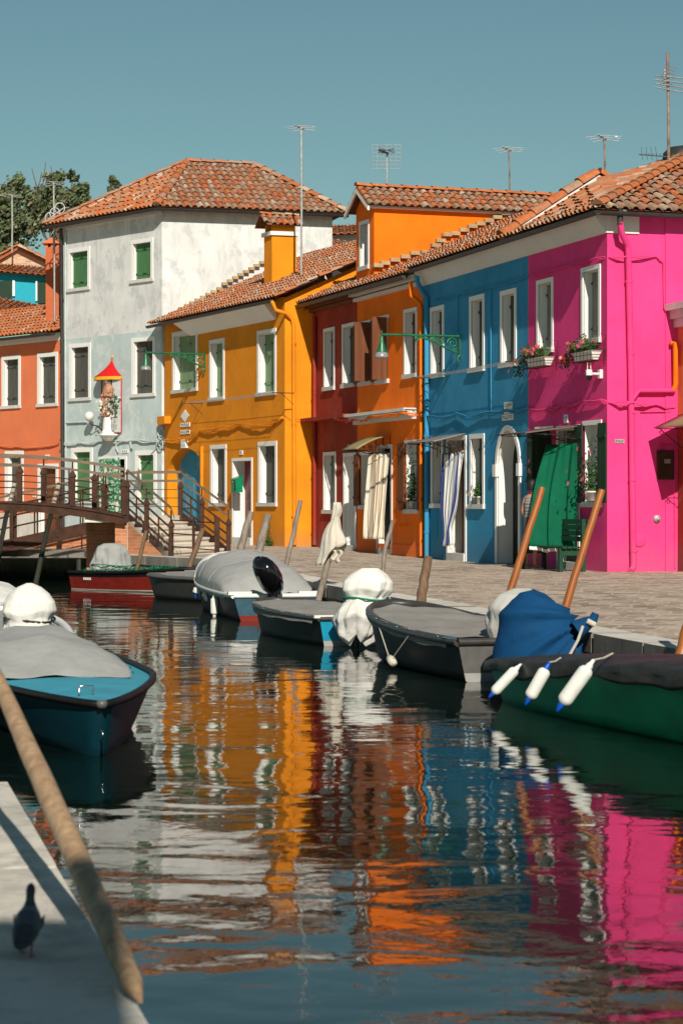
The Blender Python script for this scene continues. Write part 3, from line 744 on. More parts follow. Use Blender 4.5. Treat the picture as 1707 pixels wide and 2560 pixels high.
# holes cut in the plinth by the door are hidden by the step
mb = MB(); box_uz(mb, WO, 0, ur, 6.72, 6.8, -.01, .12); box_uz(mb, WO, 0, ur, 6.84, 6.96, -.01, .24); mb.build('cornice', M['trimsh'], og)
O3, a3, b3, L3 = slope(WO, .42, 6.98, T)
mb = MB(); tiles(mb, O3, a3, b3, [(-.1, 0), (ur, 0), (ur, 4.4*L3), (-.1, 4.4*L3)], aged=.6); mb.build('roof', [M['tile'], M['pan']], og)
mb = MB(); gutter(mb, O3+a3*.05, O3+a3*ur, r=.085); mb.build('gutter', M['gutter'], og)
mb = MB(); bracket_pipe(mb, [WO.at(1026, 706, .32), WO.at(1027, 738, .3), WO.at(1049, 758, .08), WO.at(1053, 775, .06), WO.at(1053, 1390, .06)], .05, clips=[WO.at(1053, y_, .06) for y_ in (870, 970, 1100, 1250)]); mb.build('downpipe', M['orange'], og)
cu = sorted((WO.uz(882)[0], WO.uz(1043)[0])); cz = WO.uz(1043, 1047)[1]
mb = MB()
for (p0, p1, q0, q1) in ((.0, .10, 0, .12), (.101, .2, 0, .24), (.201, .28, 0, .34)): box_uz(mb, WO, cu[0], min(cu[1], ur-.001), cz+p0*.9, cz+p1*.9, -.01+q0, q1)
mb.build('ledge', M['trimsh'], og)
cable(og, [WO.at(893, 1050, .08), WO.at(930, 1042, .34), WO.at(1010, 1032, .34), WO.at(1048, 1038, .06)], M['orange'], .015, .05, strands=3)
# raised gabled extension
DF = Wall(WO.pt(0, -.3, 0).xy, (WO.t.x, WO.t.y)); ua_, ub2 = DF.uz(935)[0], DF.uz(890)[0]; um = (ua_+ub2)/2
ze_ = DF.uz(935, 508)[1]; zr_ = ze_+(ub2-ua_)/2*.62
Wn(DF, og, 899, 923, 556, 679, 'brownsh', fr=.09)
mb = MB(); wall_mesh(mb, DF, ua_, ub2, 6.9, ze_, DF.holes)
mb.poly([DF.pt(ua_, 0, ze_), DF.pt(um, 0, zr_), DF.pt(ub2, 0, ze_)])
for uu in (ua_, ub2): mb.quad(DF.pt(uu, 0, 6.9), DF.pt(uu, -6.5, 6.9), DF.pt(uu, -6.5, ze_), DF.pt(uu, 0, ze_))
mb.quad(DF.pt(ua_, -6.5, 6.9), DF.pt(ub2, -6.5, 6.9), DF.pt(ub2, -6.5, ze_), DF.pt(ua_, -6.5, ze_))
mb.build('extension_wall', M['orange'], og)
mb = MB(); e = .22; sl = .62
A0 = DF.pt(ua_-e, .25, ze_-e*sl+.06); A1 = DF.pt(ua_-e, -6.6, ze_-e*sl+.06); B0 = DF.pt(um, .25, zr_+.06); B1 = DF.pt(um, -6.6, zr_+.06); C0 = DF.pt(ub2+e, .25, ze_-e*sl+.06); C1 = DF.pt(ub2+e, -6.6, ze_-e*sl+.06)
tiles3(mb, [A0, A1, B1, B0], aged=.75, w=.21, c=.3); tiles3(mb, [C0, C1, B1, B0], aged=.6); caps(mb, B0, B1, r=.11, L=.4, aged=0, lift=.03)
mb.build('extension_roof', [M['tile'], M['pan']], og)
mb = MB(); dz = Vector((0, 0, -.13))
for (p, q_) in ((A0, B0), (C0, B0)): mb.prism([p-Vector((0, 0, .03)), q_-Vector((0, 0, .03)), q_+dz, p+dz], DF.pt(0, -.05, 0)-DF.pt(0, 0, 0))
box_uz(mb, DF, ua_-.14, ua_-.002, ze_-.13, ze_-.03, .15, -6.4); mb.build('barge_board', M['trim'], og)
DS = Wall(DF.pt(ua_, 0, 0).xy, (-DF.n.x, -DF.n.y))
mb = MB()
for (x, y) in ((285, 972), (345, 948), (430, 920), (520, 885), (600, 858), (690, 858), (765, 838), (778, 795), (820, 750), (870, 708), (945, 686), (1020, 658), (1090, 630), (1160, 603), (1230, 580), (1300, 553), (1370, 523), (1440, 498)):
    u_, z_ = DS.uz(860+x/3.409, 380+y/3.409, .06); j = R.uniform(-.02, .02)
    box_uz(mb, DS, u_-.12, u_+.12, z_-.05+j, z_+.04+j, -.01, .13+j)
mb.build('flashing_stone', M['ochst'], og)
# ---- dark red house
rd = thing('house', 'narrow dark red house between the ochre and orange houses', 'house', (-.2, 54.7, .6))
WO.holes = []
Wn(WO, rd, 810, 837, 823, 978.5, 'darksh', cover=.5); Wn(WO, rd, 856, 887, 812, 971.5, 'darksh', cover=.6); Wn(WO, rd, 809, 840.5, 1131, 1284, 'greysh', cover=.8)
door(WO, rd, 859, 891, 1133, .66, 'trim', step=.08, rec=.3)
mb = MB(); wall_mesh(mb, WO, ur, uy, .2, 7.0, WO.holes); back_box(mb, WO, ur, uy, .2, 6.95, 8, sides='L'); mb.build('wall', M['red'], rd)
mb = MB(); tiles(mb, O3, a3, b3, [(ur+.005, 0), (uy+.7, 0), (uy+.55, 4.4*L3), (ur+.005, 4.4*L3)], aged=.6); backroof(mb, WO, 0, uy, 6.98, T, 4.4, 8.8); mb.build('roof', [M['tile'], M['pan']], rd)
mb = MB(); gutter(mb, O3+a3*(ur+.005), O3+a3*(uy+.7), r=.085); mb.build('gutter', M['gutter'], rd)
mb = MB(); box_uz(mb, WO, ur+.002, uy+.4, 6.74, 6.82, -.01, .12); box_uz(mb, WO, ur+.002, uy+.5, 6.84, 6.95, -.01, .24); mb.build('cornice', M['brownsh'], rd)
mb = MB(); zl = WO.uz(783, 1052)[1]; box_uz(mb, WO, ur+.05, uy-.02, zl-.04, zl+.05, -.01, .36); mb.build('ledge', M['red'], rd)
mb = MB(); bracket_pipe(mb, [WO.at(786, 790, .06), WO.at(786, 1362, .06)], .05, clips=[WO.at(786, y_, .06) for y_ in (985, 1090, 1180, 1320)]); mb.build('downpipe', M['red'], rd)
plaque('number_plaque', 'small white number plaque beside the curved awning', WO, 871, 877, 1112, 1123, 1)
cable(rd, [WO.at(784, 1044, .06), WO.at(840, 1048, .38), WO.at(892, 1050, .36)], M['red'], .014, .06, strands=3)
# ---- ochre house
yl = thing('house', 'ochre yellow house with arched blue doorway and tall chimney', 'house', (-3.0, 60, .6))
Wn(WY, yl, 432, 495, 832, 985, 'palegreen', fr=.13); Wn(WY, yl, 524.7, 562, 851, 1004, 'palegreen', fr=.11); Wn(WY, yl, 644, 691, 828, 992, 'palegreen', fr=.11)
Wn(WY, yl, 526.7, 567, 1113, 1266, 'darksh', fr=.12); Wn(WY, yl, 646, 693, 1105, 1266, 'darksh', fr=.12)
door(WY, yl, 581, 632, 1146, .65, 'hullred', step=.2, fr=.08, rec=.34)
W_arch_mat = M['yellow']
M['bluedoor'] = stucco('peeling_blue_door', (.05, .28, .42), var=.15, dirt=.3, stain=.5, scol=(.32, .36, .34))
sp = arch(WY, yl, 419, 511, 1192, 1121, .65, .32, panel='bluedoor', pname='door')
uye = WY.uz(412.5)[0]
mb = MB(); wall_mesh(mb, WY, 0, uye, .2, 7.15, WY.holes)
n0 = len(mb.v); mb.v += sp.v; mb.f += [tuple(i+n0 for i in f) for f in sp.f]; mb.m += sp.m; mb.c += sp.c; mb.sm += sp.sm
mb.poly([YS.pt(0, 0, .2), YS.pt(8, 0, .2), YS.pt(8, 0, 9.4), YS.pt(4.6, 0, 9.2), YS.pt(0, 0, 7.12)])
back_box(mb, WY, 0, uye, .2, 7.1, 8, sides='L'); mb.build('wall', M['yellow'], yl)
mb = MB(); uk = WY.uz(507)[0]; mb.tube([WY.pt(uk, .02, .6), WY.pt(uk, .02, 3.4)], .06, 8); mb.build('conduit', M['yellow'], yl)
mb = MB(); cove(mb, WY, WY.uz(690)[0], WY.uz(478)[0], 6.60, 7.06, .40, cut0=-.1, cut1=-.5); mb.build('cornice', M['trim'], yl)
O4, a4, b4, L4 = slope(WY, .40, 7.10, .46)
mb = MB(); tiles(mb, O4, a4, b4, [(-.3, 0), (9.15, 0), (8.6, 3.3*L4), (8.3, 5*L4), (-.95, 5*L4)], aged=.55); backroof(mb, WY, -.9, 9, 7.1, .46, 5, 9)
mb.build('roof', [M['tile'], M['pan']], yl)
mb = MB(); gutter(mb, O4+a4*-.1, O4+a4*9.2); mb.build('gutter', M['gutter'], yl)
mb = MB(); bracket_pipe(mb, [O4+a4*-.1+Vector((0, 0, -.1)), YS.at(689, 775, .3), YS.at(714, 783, .1), YS.at(730, 797, .07), YS.at(734, 815, .06), YS.at(736, 1362, .06)], .05, clips=[YS.at(735, y_, .06) for y_ in (858, 1060, 1290)]); mb.build('downpipe', M['yellow'], yl)
nr = a4.cross(b4); c0 = hitplane(680, 712, O4, nr)
SD = Vector((.9556, .2949, 0)); FD = Vector((WY.t.x, WY.t.y, 0))
ct = EZ+(HY-588)*c0.y/F
mb = MB(); base = Vector((c0.x, c0.y, c0.z-.5)); mb.box(base, SD*.70, FD*.55, (0, 0, ct-base.z))
ch = mb.build('chimney', M['yellow'], yl)
mb = MB(); cc = Vector((c0.x, c0.y, ct+.002)); mb.box(cc-SD*.06-FD*.06, SD*.82, FD*.67, (0, 0, .11)); mb.build('collar', M['trim'], ch)
mb = MB(); cc.z = ct+.113; mb.box(cc+SD*.02+FD*.02, SD*.66, FD*.08, (0, 0, .22)); mb.box(cc+SD*.02+FD*.45, SD*.66, FD*.08, (0, 0, .22)); mb.box(cc+SD*.5+FD*.1, SD*.1, FD*.35, (0, 0, .2)); mb.build('cowl', M['yellow'], ch)
mb = MB(); z1 = Vector((0, 0, .16)); z2 = Vector((0, 0, .48))
r0 = cc-SD*.25+FD*.275+z2; r1 = cc+SD*.85+FD*.275+z2
tiles3(mb, [cc-SD*.2-FD*.2+z1, cc+SD*.85-FD*.2+z1, r1, r0], aged=.6, c=.3); tiles3(mb, [cc-SD*.2+FD*.75+z1, cc+SD*.85+FD*.75+z1, r1, r0]); caps(mb, r0, r1, r=.08, lift=.02)
mb.build('cap', [M['tile'], M['pan']], ch)
mb = MB()
for i, (x, y) in enumerate([(170+k*42, 1225-k*(22 if k < 8 else 24)) for k in range(16)]):
    u_, z_ = WS.uz(400+x/3.136, 380+y/3.136, .05); box_uz(mb, WS, u_-.085, u_+.085, z_-.05, z_+.035, .003, .14)
fl = mb
cable(yl, [WY.at(412, 1100, .05), WY.at(470, 1098, .08), WY.at(500, 1075, .06), WY.at(545, 1070, .08), WY.at(600, 1060, .05), WY.at(650, 1064, .09), WY.at(705, 1044, .05), YS.at(783, 1046, .05)], M['yellow'], .018, .07, strands=4)
mb = MB(); box_uz(mb, WY, *sorted((WY.uz(409)[0], WY.uz(427)[0])), WY.uz(409, 1062)[1], WY.uz(409, 1042)[1], .002, .2); mb.build('junction_box', M['yellow'], yl)
mb = MB(); k0 = sorted((WY.uz(458)[0], WY.uz(472)[0])); box_uz(mb, WY, k0[0]+.05, k0[1]-.05, WY.uz(465, 1120)[1], WY.uz(465, 1098)[1], -.01, .09); mb.build('keystone', M['trim'], yl)
plaque('street_sign', 'white lettered wall panel under the white diamond, upper of two', WY, 453, 476, 1058, 1068, 5)
plaque('street_sign', 'white lettered wall panel just above the keystone of the blue doorway', WY, 453, 476, 1076, 1086, 5)
plaque('number_plaque', 'small white number plaque above the door with the green mailbox', WY, 600.5, 608, 1126, 1137, 2)
uc_, zc_ = WY.uz(463.6, 1040); hh = .18; hw = .34
mb = MB(); mb.prism([WY.pt(uc_-hw, .004, zc_), WY.pt(uc_, .004, zc_-hh), WY.pt(uc_+hw, .004, zc_), WY.pt(uc_, .004, zc_+hh)], WY.pt(0, .015, 0)-WY.pt(0, 0, 0)); tag(mb.build('diamond_sign', M['trim']), 'plain white diamond panel on the ochre wall', 'sign')
# ---- tall white house
wh = thing('house', 'tall whitewashed house with hipped tile roof and red canopied shrine', 'house', (-5.35, 64.4, .6))
for a_ in ((171, 226, 624, 731), (328, 384, 601.7, 709.7)): Wn(WW, wh, *a_, sh='peel', fr=.12, rec=.12)
for a_ in ((175, 228, 861, 1004), (330, 389, 846, 994)): Wn(WW, wh, *a_, sh='greysh' if 0 else 'darksh', fr=.12, rec=.12)
for a_ in ((180, 233, 1120, 1258), (339, 392, 1127, 1258)): Wn(WW, wh, *a_, sh='greensh', fr=.14, rec=.12)
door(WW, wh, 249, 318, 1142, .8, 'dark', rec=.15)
uw = WW.uz(152)[0]
mb = MB(); zsp = 6.95
wall_mesh(mb, WW, 0, uw, zsp, 10.55, WW.holes, 0); wall_mesh(mb, WW, 0, uw, .2, zsp, WW.holes, 1)
mb.quad(WS.pt(0, 0, .2), WS.pt(5.25, 0, .2), WS.pt(5.25, 0, 10.55), WS.pt(0, 0, 10.55))
mb.quad(WS.pt(5.25, 0, .2), WS.pt(5.25, -7, .2), WS.pt(5.25, -7, 10.55), WS.pt(5.25, 0, 10.55))
mb.quad(WW.pt(uw, 0, .2), WW.pt(uw, -7, .2), WW.pt(uw, -7, 10.55), WW.pt(uw, 0, 10.55)); mb.quad(WW.pt(uw, -7, .2), WS.pt(5.25, -7, .2), WS.pt(5.25, -7, 10.55), WW.pt(uw, -7, 10.55))
mb.build('wall', [M['white'], M['palegrey']], wh)
fl.build('flashing_stone', M['ochst'], wh)
ze = 10.58; Cc = Vector((-5.35, 64.4, 0)); 
def isect(W1, o1, W2, o2):
    A_ = W1.pt(0, o1, 0); d1 = Vector((W1.t.x, W1.t.y)); B_ = W2.pt(0, o2, 0); n2 = W2.n
    k = (B_.xy-A_.xy).dot(n2)/d1.dot(n2); q = A_.xy+d1*k; return Vector((q.x, q.y, ze))
EC = isect(WW, .38, WS, .38); EL = WW.pt(uw+.35, .38, ze); ER = WS.pt(5.25+.4, .38, ze)
R1 = P(467, 406, 67.6); R2 = P(637, 407, 68.2); zr = R1.z; R2.z = zr
BL = WW.pt(uw+.35, -7.3, ze); BR = WS.pt(5.65, -7.3, ze)
mb = MB(); tiles3(mb, [EL, EC, R1], aged=.35, w=.215, c=.38); tiles3(mb, [EC, ER, R2, R1], aged=.8, w=.215, c=.38)
mb.poly([ER, BR, R2], 1); mb.poly([BR, BL, R1, R2], 1); mb.poly([BL, EL, R1], 1)
for p_, q_ in ((EC, R1), (ER, R2), (R1, R2), (EL, R1)): caps(mb, p_, q_, r=.13, L=.42, aged=.7, lift=.03)
mb.build('roof', [M['tile'], M['pan']], wh)
mb = MB(); gutter(mb, EC, EL, r=.09); gutter(mb, EC, ER, r=.09); mb.build('gutter', M['gutter'], wh)
mb = MB(); soff = [EC, EL, WW.pt(uw, -.01, ze), Cc+Vector((0, 0, ze))]
mb.prism([p_-Vector((0, 0, .16)) for p_ in (EC*.2+(Cc+Vector((0, 0, ze)))*.8, EL*.2+WW.pt(uw, 0, ze)*.8, WW.pt(uw, -.02, ze), Cc+Vector((.02, .02, ze)))], (0, 0, .14))
mb.build('cornice', M['trimsh'], wh)
mb = MB(); bracket_pipe(mb, [WW.at(153, 572, .2), WW.at(154, 600, .09), WW.at(156, 850, .09), WW.at(158, 1330, .09)], .06, clips=[WW.at(155, y_, .09) for y_ in (750, 850, 1100)]); mb.build('downpipe', M['gutter'], wh)
mb = MB(); mb.tube([WW.at(164, 560, .04), WW.at(166, 1250, .04)], .025, 6); mb.tube([WW.at(166, 1057, .04), WW.at(218, 1055, .04)], .03, 6); mb.build('conduit', M['palegrey'], wh)
cable(wh, [WW.at(156, 1110, .05), WW.at(200, 1106, .06), WW.at(260, 1102, .05), WW.at(330, 1100, .06), WW.at(415, 1100, .05)], M['palegrey'], .022, .06, strands=3)
cable(wh, [WW.at(291, 1104, .05), WW.at(291, 1120, .05), WW.at(297, 1132, .05)], M['palegrey'], .02, .01, strands=1)
cable(wh, [WW.at(328, 1102, .05), WW.at(327, 1118, .05), WW.at(331, 1124, .05), WW.at(325, 1106, .05)], M['palegrey'], .02, .01, strands=1)
for k in range(5):
    c_ = WW.at(402+R.uniform(-3, 3), 1078+k*8, .08); ring = [c_+Vector((WW.t.x, WW.t.y, 0))*.16*math.cos(t)+Vector((0, 0, .17*math.sin(t))) for t in [i*math.pi/6 for i in range(13)]]
    m_ = MB(); m_.tube(ring, .016, 5); m_.build('cable_coil', M['palegrey'], wh)
plaque('number_plaque', 'pale faded number plaque above the patterned door curtain', WW, 305, 322, 1124, 1133, 3)
# ---- salmon house
sm = thing('house', 'salmon orange house with low tiled eave behind the footbridge', 'house', (-10, 70, .6))
for a_ in ((6, 53, 891, 1023), (95, 146, 884, 1018)): Wn(WL, sm, *a_, sh='darksh', fr=.13, rec=.14)
Wn(WL, sm, 14, 60, 1128, 1275, 'darksh', fr=.13); door(WL, sm, 96, 147, 1160, .8, 'brownsh', fr=.13)
ul = 8.0; zl_ = 7.22
mb = MB(); wall_mesh(mb, WL, .02, ul, 1.45, zl_-.25, WL.holes); wall_mesh(mb, WL, .02, ul, zl_-.25, zl_, [], 1); wall_mesh(mb, WL, .02, ul, .2, 1.45, WL.holes, 2)
back_box(mb, WL, .02, ul, .2, zl_, 7); mb.build('wall', [M['salmon'], M['trim'], M['stone']], sm)
O5, a5, b5, L5 = slope(WL, .40, zl_, .42)
mb = MB(); tiles(mb, O5, a5, b5, [(-.05, 0), (ul, 0), (ul, 3.5), (-.05, 3.5)], aged=.15, w=.22); backroof(mb, WL, 0, ul, zl_, .42, 3.2, 7); mb.build('roof', [M['tile'], M['pan']], sm)
mb = MB(); gutter(mb, O5+a5*.0, O5+a5*ul, r=.085); mb.build('gutter', M['gutter'], sm)
cable(sm, [WL.at(-10, 1112, .05), WL.at(50, 1116, .06), WL.at(110, 1116, .06), WL.at(148, 1108, .05)], M['salmon'], .02, .05, strands=3)
mb = MB(); mb.tube([WL.at(158-1, 1180, .08), WL.at(158-1, 1330, .08)], .05, 8); mb.build('downpipe', M['orange'], sm)
plaque('number_plaque', 'white number plaque on the salmon wall above the footbridge handrail', WL, 115, 125, 1137, 1148, 1)
plaque('number_plaque', 'lowest white number plaque on the salmon wall, seen through the bridge railing', WL, 84, 91, 1236, 1243, 1)
base = P(115, 792, 70.5); mb = MB(); sx = 33*70.5/F
mb.box(P(115, 800, 70.5), (sx, 0, 0), (0, .6, 0), (0, 0, P(0, 618, 70.5).z-P(0, 800, 70.5).z)); 
ch = mb.build('chimney', plain('chimney_plaster', (.50, .12, .045), rough=.9), sm)
mb = MB(); zc = P(0, 618, 70.5).z; zt = P(0, 594, 70.5).z; x0 = P(115, 0, 70.5).x
for dx in (0, sx*.42, sx*.84): mb.box((x0+dx, 70.5, zc+.001), (sx*.16, 0, 0), (0, .6, 0), (0, 0, .12))
mb.prism([(x0-.12, 70.4, zc+.12), (x0+sx+.05, 70.4, zc+.12), (x0+sx/2, 70.4, zt)], (0, .8, 0)); mb.build('cap', M['tile'] if 0 else M['salmon'], ch)
# ---- right-edge red house
RW = Wall(PS.uz and PS.at(1691, 1258, 0).xy, (.2947, -.9556)); 
rh = thing('house', 'deep red house cut off by the right edge of the picture', 'house', (6.3, 39.2, .5))
mb = MB(); 
for (za, zb_, mi) in ((.2, 3.4, 0), (3.4, 5.35, 1)): mb.box(RW.pt(0, 0, za), Vector((RW.t.x, RW.t.y, 0))*3.2, Vector((.9556, .2949, 0))*5, (0, 0, zb_-za-.001), mi)
mb.build('wall', [M['red'], M['salmon']], rh)
mb = MB()
for k, (e0, z0, z1) in enumerate(((.08, 5.0, 5.15), (.16, 5.151, 5.3), (.25, 5.301, 5.42))): mb.box(RW.pt(0, e0, z0), Vector((RW.t.x, RW.t.y, 0))*3.2, Vector((.9556, .2949, 0))*5.2, (0, 0, z1-z0))
mb.build('cornice', M['sill'], rh)
mb = MB(); bracket_pipe(mb, [PS.at(1674, 858, .12), PS.at(1686, 857, .14), PS.at(1688, 960, .14), PS.at(1682, 976, .1)], .05); mb.build('downpipe', M['orange'], rh)
# ---- houses behind
bh = thing('house', 'turquoise house with small brick gable rising behind the salmon house', 'house', (-13.5, 84, .5))
def ppoly(pts, y): return [P(X, Y, y) for X, Y in pts]
mb = MB(); mb.prism(ppoly([(-60, 680), (150, 690), (150, 900), (-60, 900)], 84.5), (0, 5, 0)); mb.build('wall', plain('turquoise_plaster', (.02, .36, .46), rough=.9), bh)
mb = MB(); mb.prism(ppoly([(-45, 672), (46, 622), (125, 662), (125, 700), (-45, 700)], 87), (0, 3, 0)); mb.build('gable', M['brickp'], bh)
mb = MB(); tiles3(mb, [P(-60, 676, 84.1), P(150, 692, 84.1), P(150, 672, 86.9), P(-60, 656, 86.9)], aged=.15, w=.24, c=.4)
g0, g1, g2 = P(-45, 668, 86.8), P(46, 616, 86.8), P(128, 656, 86.8); v_ = Vector((0, 3.4, 0)); mb.prism([g0, g1, g1+Vector((0, 0, -.12)), g0+Vector((0, 0, -.12))], v_, 0, (.4, .12, .05)); mb.prism([g1, g2, g2+Vector((0, 0, -.12)), g1+Vector((0, 0, -.12))], v_, 0, (.4, .14, .07))
tiles3(mb, [g2+Vector((0, -.2, 0)), g2+v_, g1+v_, g1+Vector((0, -.2, 0))], aged=.6); caps(mb, g0, g1, r=.12); caps(mb, g1, g2, r=.12)
mb.build('roof', [M['tile'], M['pan']], bh)
for xa, xb, ya, yb, s0, s1 in ((90, 94, 703, 752, 95, 125), (32, 38, 701, 740, -20, 31)):
    mb = MB(); mb.prism(ppoly([(xa, ya), (xb, ya), (xb, yb), (xa, yb)], 84.4), (0, .09, 0)); wf = mb.build('window', M['trim'], bh)
    mb = MB(); mb.prism(ppoly([(s0, ya+1), (s1, ya+1), (s1, yb+6), (s0, yb+6)], 84.43), (0, .05, 0)); mb.build('shutter', M['dgreensh'], wf)
b2_ = thing('house', 'house with bright orange tiles and mint wall behind the salmon eave', 'house', (-12, 79, .5))
mb = MB(); tiles3(mb, [P(-60, 784, 77.6), P(76, 797, 77.6), P(150, 778, 80.6), P(118, 764, 81.6), P(-20, 690, 83), P(-60, 690, 83)], aged=.1, w=.24, c=.4); mb.build('roof', [M['tile'], M['pan']], b2_)
mb = MB(); mb.prism(ppoly([(-60, 786), (76, 799), (76, 1000), (-60, 1000)], 78), (0, 5, 0)); mb.build('wall', plain('mint_plaster', (.25, .45, .33), rough=.9), b2_)
mb = MB(); gutter(mb, P(-60, 788, 77.5), P(72, 800, 77.5), r=.08); mb.build('gutter', M['gutter'], b2_)
b3_ = thing('house', 'pale house glimpsed between the white house and the orange extension', 'house', (-.2, 77, .5))
mb = MB(); mb.prism(ppoly([(800, 584), (1000, 580), (1000, 900), (800, 900)], 77), (0, 5, 0)); mb.build('wall', M['white'], b3_)
mb = MB(); tiles3(mb, [P(790, 590, 76.6), P(1000, 580, 76.6), P(1000, 556, 79), P(790, 562, 79)], aged=.1, w=.26, c=.4)
tiles3(mb, [P(1000, 690, 72.4), P(790, 650, 72.4), P(790, 590, 76.4), P(1000, 655, 76.4)], aged=.6, w=.24, c=.4); mb.build('roof', [M['tile'], M['pan']], b3_)
# house behind the camera, whose shade falls on the near quay
hb = thing('house', 'beige house behind the viewer shading the near quay', 'house', (-4, -6, .3))
mb = MB(); mb.box((-16, -10, .2), (16.72, 0, 0), (0, 6.6, 0), (0, 0, 7.2)); mb.build('wall', M['stone'], hb)
mb = MB(); mb.prism([(-16.3, -3.2, 7.55), (-16.3, -6.7, 9.2), (-16.3, -10.3, 7.55)], (17.0, 0, 0)); mb.build('roof', M['pan'], hb)
# ------------------------------------------------------------------ street details
def V3(W, o=1): return Vector((W.n.x, W.n.y, 0))*o
def spiral(c, ax, r, turns=1.3, n=16, flip=1, s0=0):
    """flat scroll in the plane of ax and z"""
    return [c+ax*(r*(1-k/n*.8)*math.cos(s0+flip*2*math.pi*turns*k/n))+Vector((0, 0, r*(1-k/n*.8)*math.sin(s0+flip*2*math.pi*turns*k/n))) for k in range(n+1)]
# ---- street lamps: local x = out from the wall, base at the wall bracket
lamp = thing('street_lamp', 'green scrolled wall lamp reaching out from the blue house', 'street lamp', (0, 0, 0), 'green bracket lamps on the houses')
X_ = Vector((1, 0, 0)); L_ = 1.78
mb = MB(); mb.tube([(0, 0, 0), (L_, 0, 0)], .026, 8); mb.lathe([(.03, 0), (.045, .01), (.03, .05)], (0, 0, 0), 10, axis=(1, 0, 0)); mb.lathe([(0, 0), (.02, .02), (.012, .06), (0, .1)], (L_, 0, 0), 8); mb.build('arm', M['lampg'], lamp, merge=False)
mb = MB(); mb.tube([(.95, 0, -.02), (.6, 0, -.12), (.3, 0, -.27), (.05, 0, -.36)], .024, 7)
for (cx, cz, r, fl, s0) in ((.18, -.15, .125, 1, 0), (.42, -.10, .075, -1, .5), (.60, -.07, .055, 1, .5), (.98, -.07, .06, -1, 1.57), (.12, -.30, .06, -1, 0), (.78, -.045, .035, 1, 0)):
    mb.tube(spiral(Vector((cx, 0, cz)), X_, r, 1.5, 18, fl, s0), .017, 6)
mb.box((0, -.04, -.46), (.02, 0, 0), (0, .08, 0), (0, 0, .5)); mb.tube([(.01, 0, -.4), (.06, 0, -.46), (.03, 0, -.55)], .025, 6)
mb.build('scrollwork', M['lampg'], lamp)
mb = MB(); mb.lathe([(.012, -.02), (.03, -.04), (.045, -.07), (.035, -.12), (.05, -.14), (.06, -.2), (.085, -.26), (.085, -.30), (.11, -.34), (.115, -.37)], (L_, 0, 0), 16); hd = mb.build('lamp_head', M['lampg'], lamp)
mg, nt_, N_, Lk, b_ = newmat('ribbed_lamp_glass'); b_.inputs['Base Color'].default_value = (.55, .56, .54, 1); b_.inputs['Roughness'].default_value = .25; b_.inputs['Transmission Weight'].default_value = .6
mb = MB(); mb.lathe([(.10, -.37), (.13, -.40), (.145, -.46), (.15, -.50), (.14, -.50), (.12, -.41), (.02, -.39)], (L_, 0, 0), 18); mb.build('lamp_shade', mg, hd)
def place_lamp(o, W, X, Y):
    u, z = W.uz(X, Y); p = W.pt(u, 0, z); return p, math.atan2(W.n.y, W.n.x)
p, rz = place_lamp(lamp, WP, 1150, 841); lamp.location = p; lamp.rotation_euler = (0, 0, rz)
p, rz = place_lamp(lamp, WY, 513, 886); dup(lamp, p, rz, 'green scrolled wall lamp on the ochre house near its arched doorway', 'green bracket lamps on the houses')
# ---- shrine on the white house
us, zs_ = WW.uz(272, 1085, .24)
sh = thing('wall_shrine', 'red canopied wall shrine with clear side panel on the white house', 'shrine', WW.pt(us, 0, zs_))
redc = cloth('red_canopy_cloth', (.62, .012, .012), dirt=.15)
mb = MB(); tip_u, tip_z = WW.uz(283, 895); bz = WW.uz(275, 943)[1]; ur_, ul_ = WW.uz(306)[0], WW.uz(249)[0]
def can(u, v):
    ang = math.pi*u; k = (v**1.7)
    cu_ = (ur_+ul_)/2; return WW.pt(tip_u+(cu_-tip_u)*v+math.cos(ang)*(ul_-ur_)/2*k*-1, .02+math.sin(ang)*.42*k, tip_z+(bz-tip_z)*v)
mb.grid(can, 18, 8); solid(mb.build('canopy', redc, sh), .015)
mb = MB(); fr_mat = plain('gold_fringe', (.75, .38, .02), rough=.8)
for k in range(40):
    q0 = can(k/40, 1); q1 = can((k+.7)/40, 1); mb.prism([q0, q1, q1-Vector((0, 0, .10)), q0-Vector((0, 0, .10))], V3(WW, .01))
mb.lathe([(0, 0), (.03, .02), (.03, .06), (.01, .09), (0, .14)], can(0.5, 0.05)+Vector((0, 0, .02)), 8)
mb.build('fringe', fr_mat, sh)
mb = MB(); gu0 = WW.uz(306)[0]; gz0 = WW.uz(306, 1082)[1]; gz1 = WW.uz(306, 946)[1]
mb.tube([WW.pt(gu0, .03, gz1), WW.pt(gu0, .03, gz0), WW.pt(gu0+.35, .3, gz0)], .018, 6); mb.tube([WW.pt(gu0, .03, gz1), WW.pt(gu0+.3, .36, gz1)], .018, 6); mb.tube([WW.pt(ul_-.15, .02, gz1), WW.pt(ul_-.15, .02, gz0+.5)], .016, 6); mb.build('frame', redc, sh)
pg = plain('clear_plastic_panel', (.42, .44, .43), rough=.3); mb = MB(); mb.prism([WW.pt(gu0+.02, .04, gz0+.02), WW.pt(gu0+.02, .04, gz1), WW.pt(gu0+.24, .2, gz1), WW.pt(gu0+.24, .2, gz0+.02)], (.004, .004, 0)); mb.build('side_panel', pg, sh)
mb = MB(); mb.lathe([(.02, -.22), (.12, -.2), (.2, -.1), (.24, -.06), (.30, -.05), (.30, 0), (.2, .002), (.2, .1), (0, .1)], WW.pt(us, .24, zs_), 16); mb.build('shelf', M['trim'], sh)
st = thing('statue', 'small robed figure statue standing inside the red canopied shrine', 'statue', WW.pt(us, .24, zs_+.1))
robe = plain('painted_plaster_robe', (.46, .22, .13), rough=.6, var=.3, scale=5); o_ = WW.pt(us, .24, zs_+.1)
tx = Vector((WW.t.x, WW.t.y, 0)); nx = V3(WW)
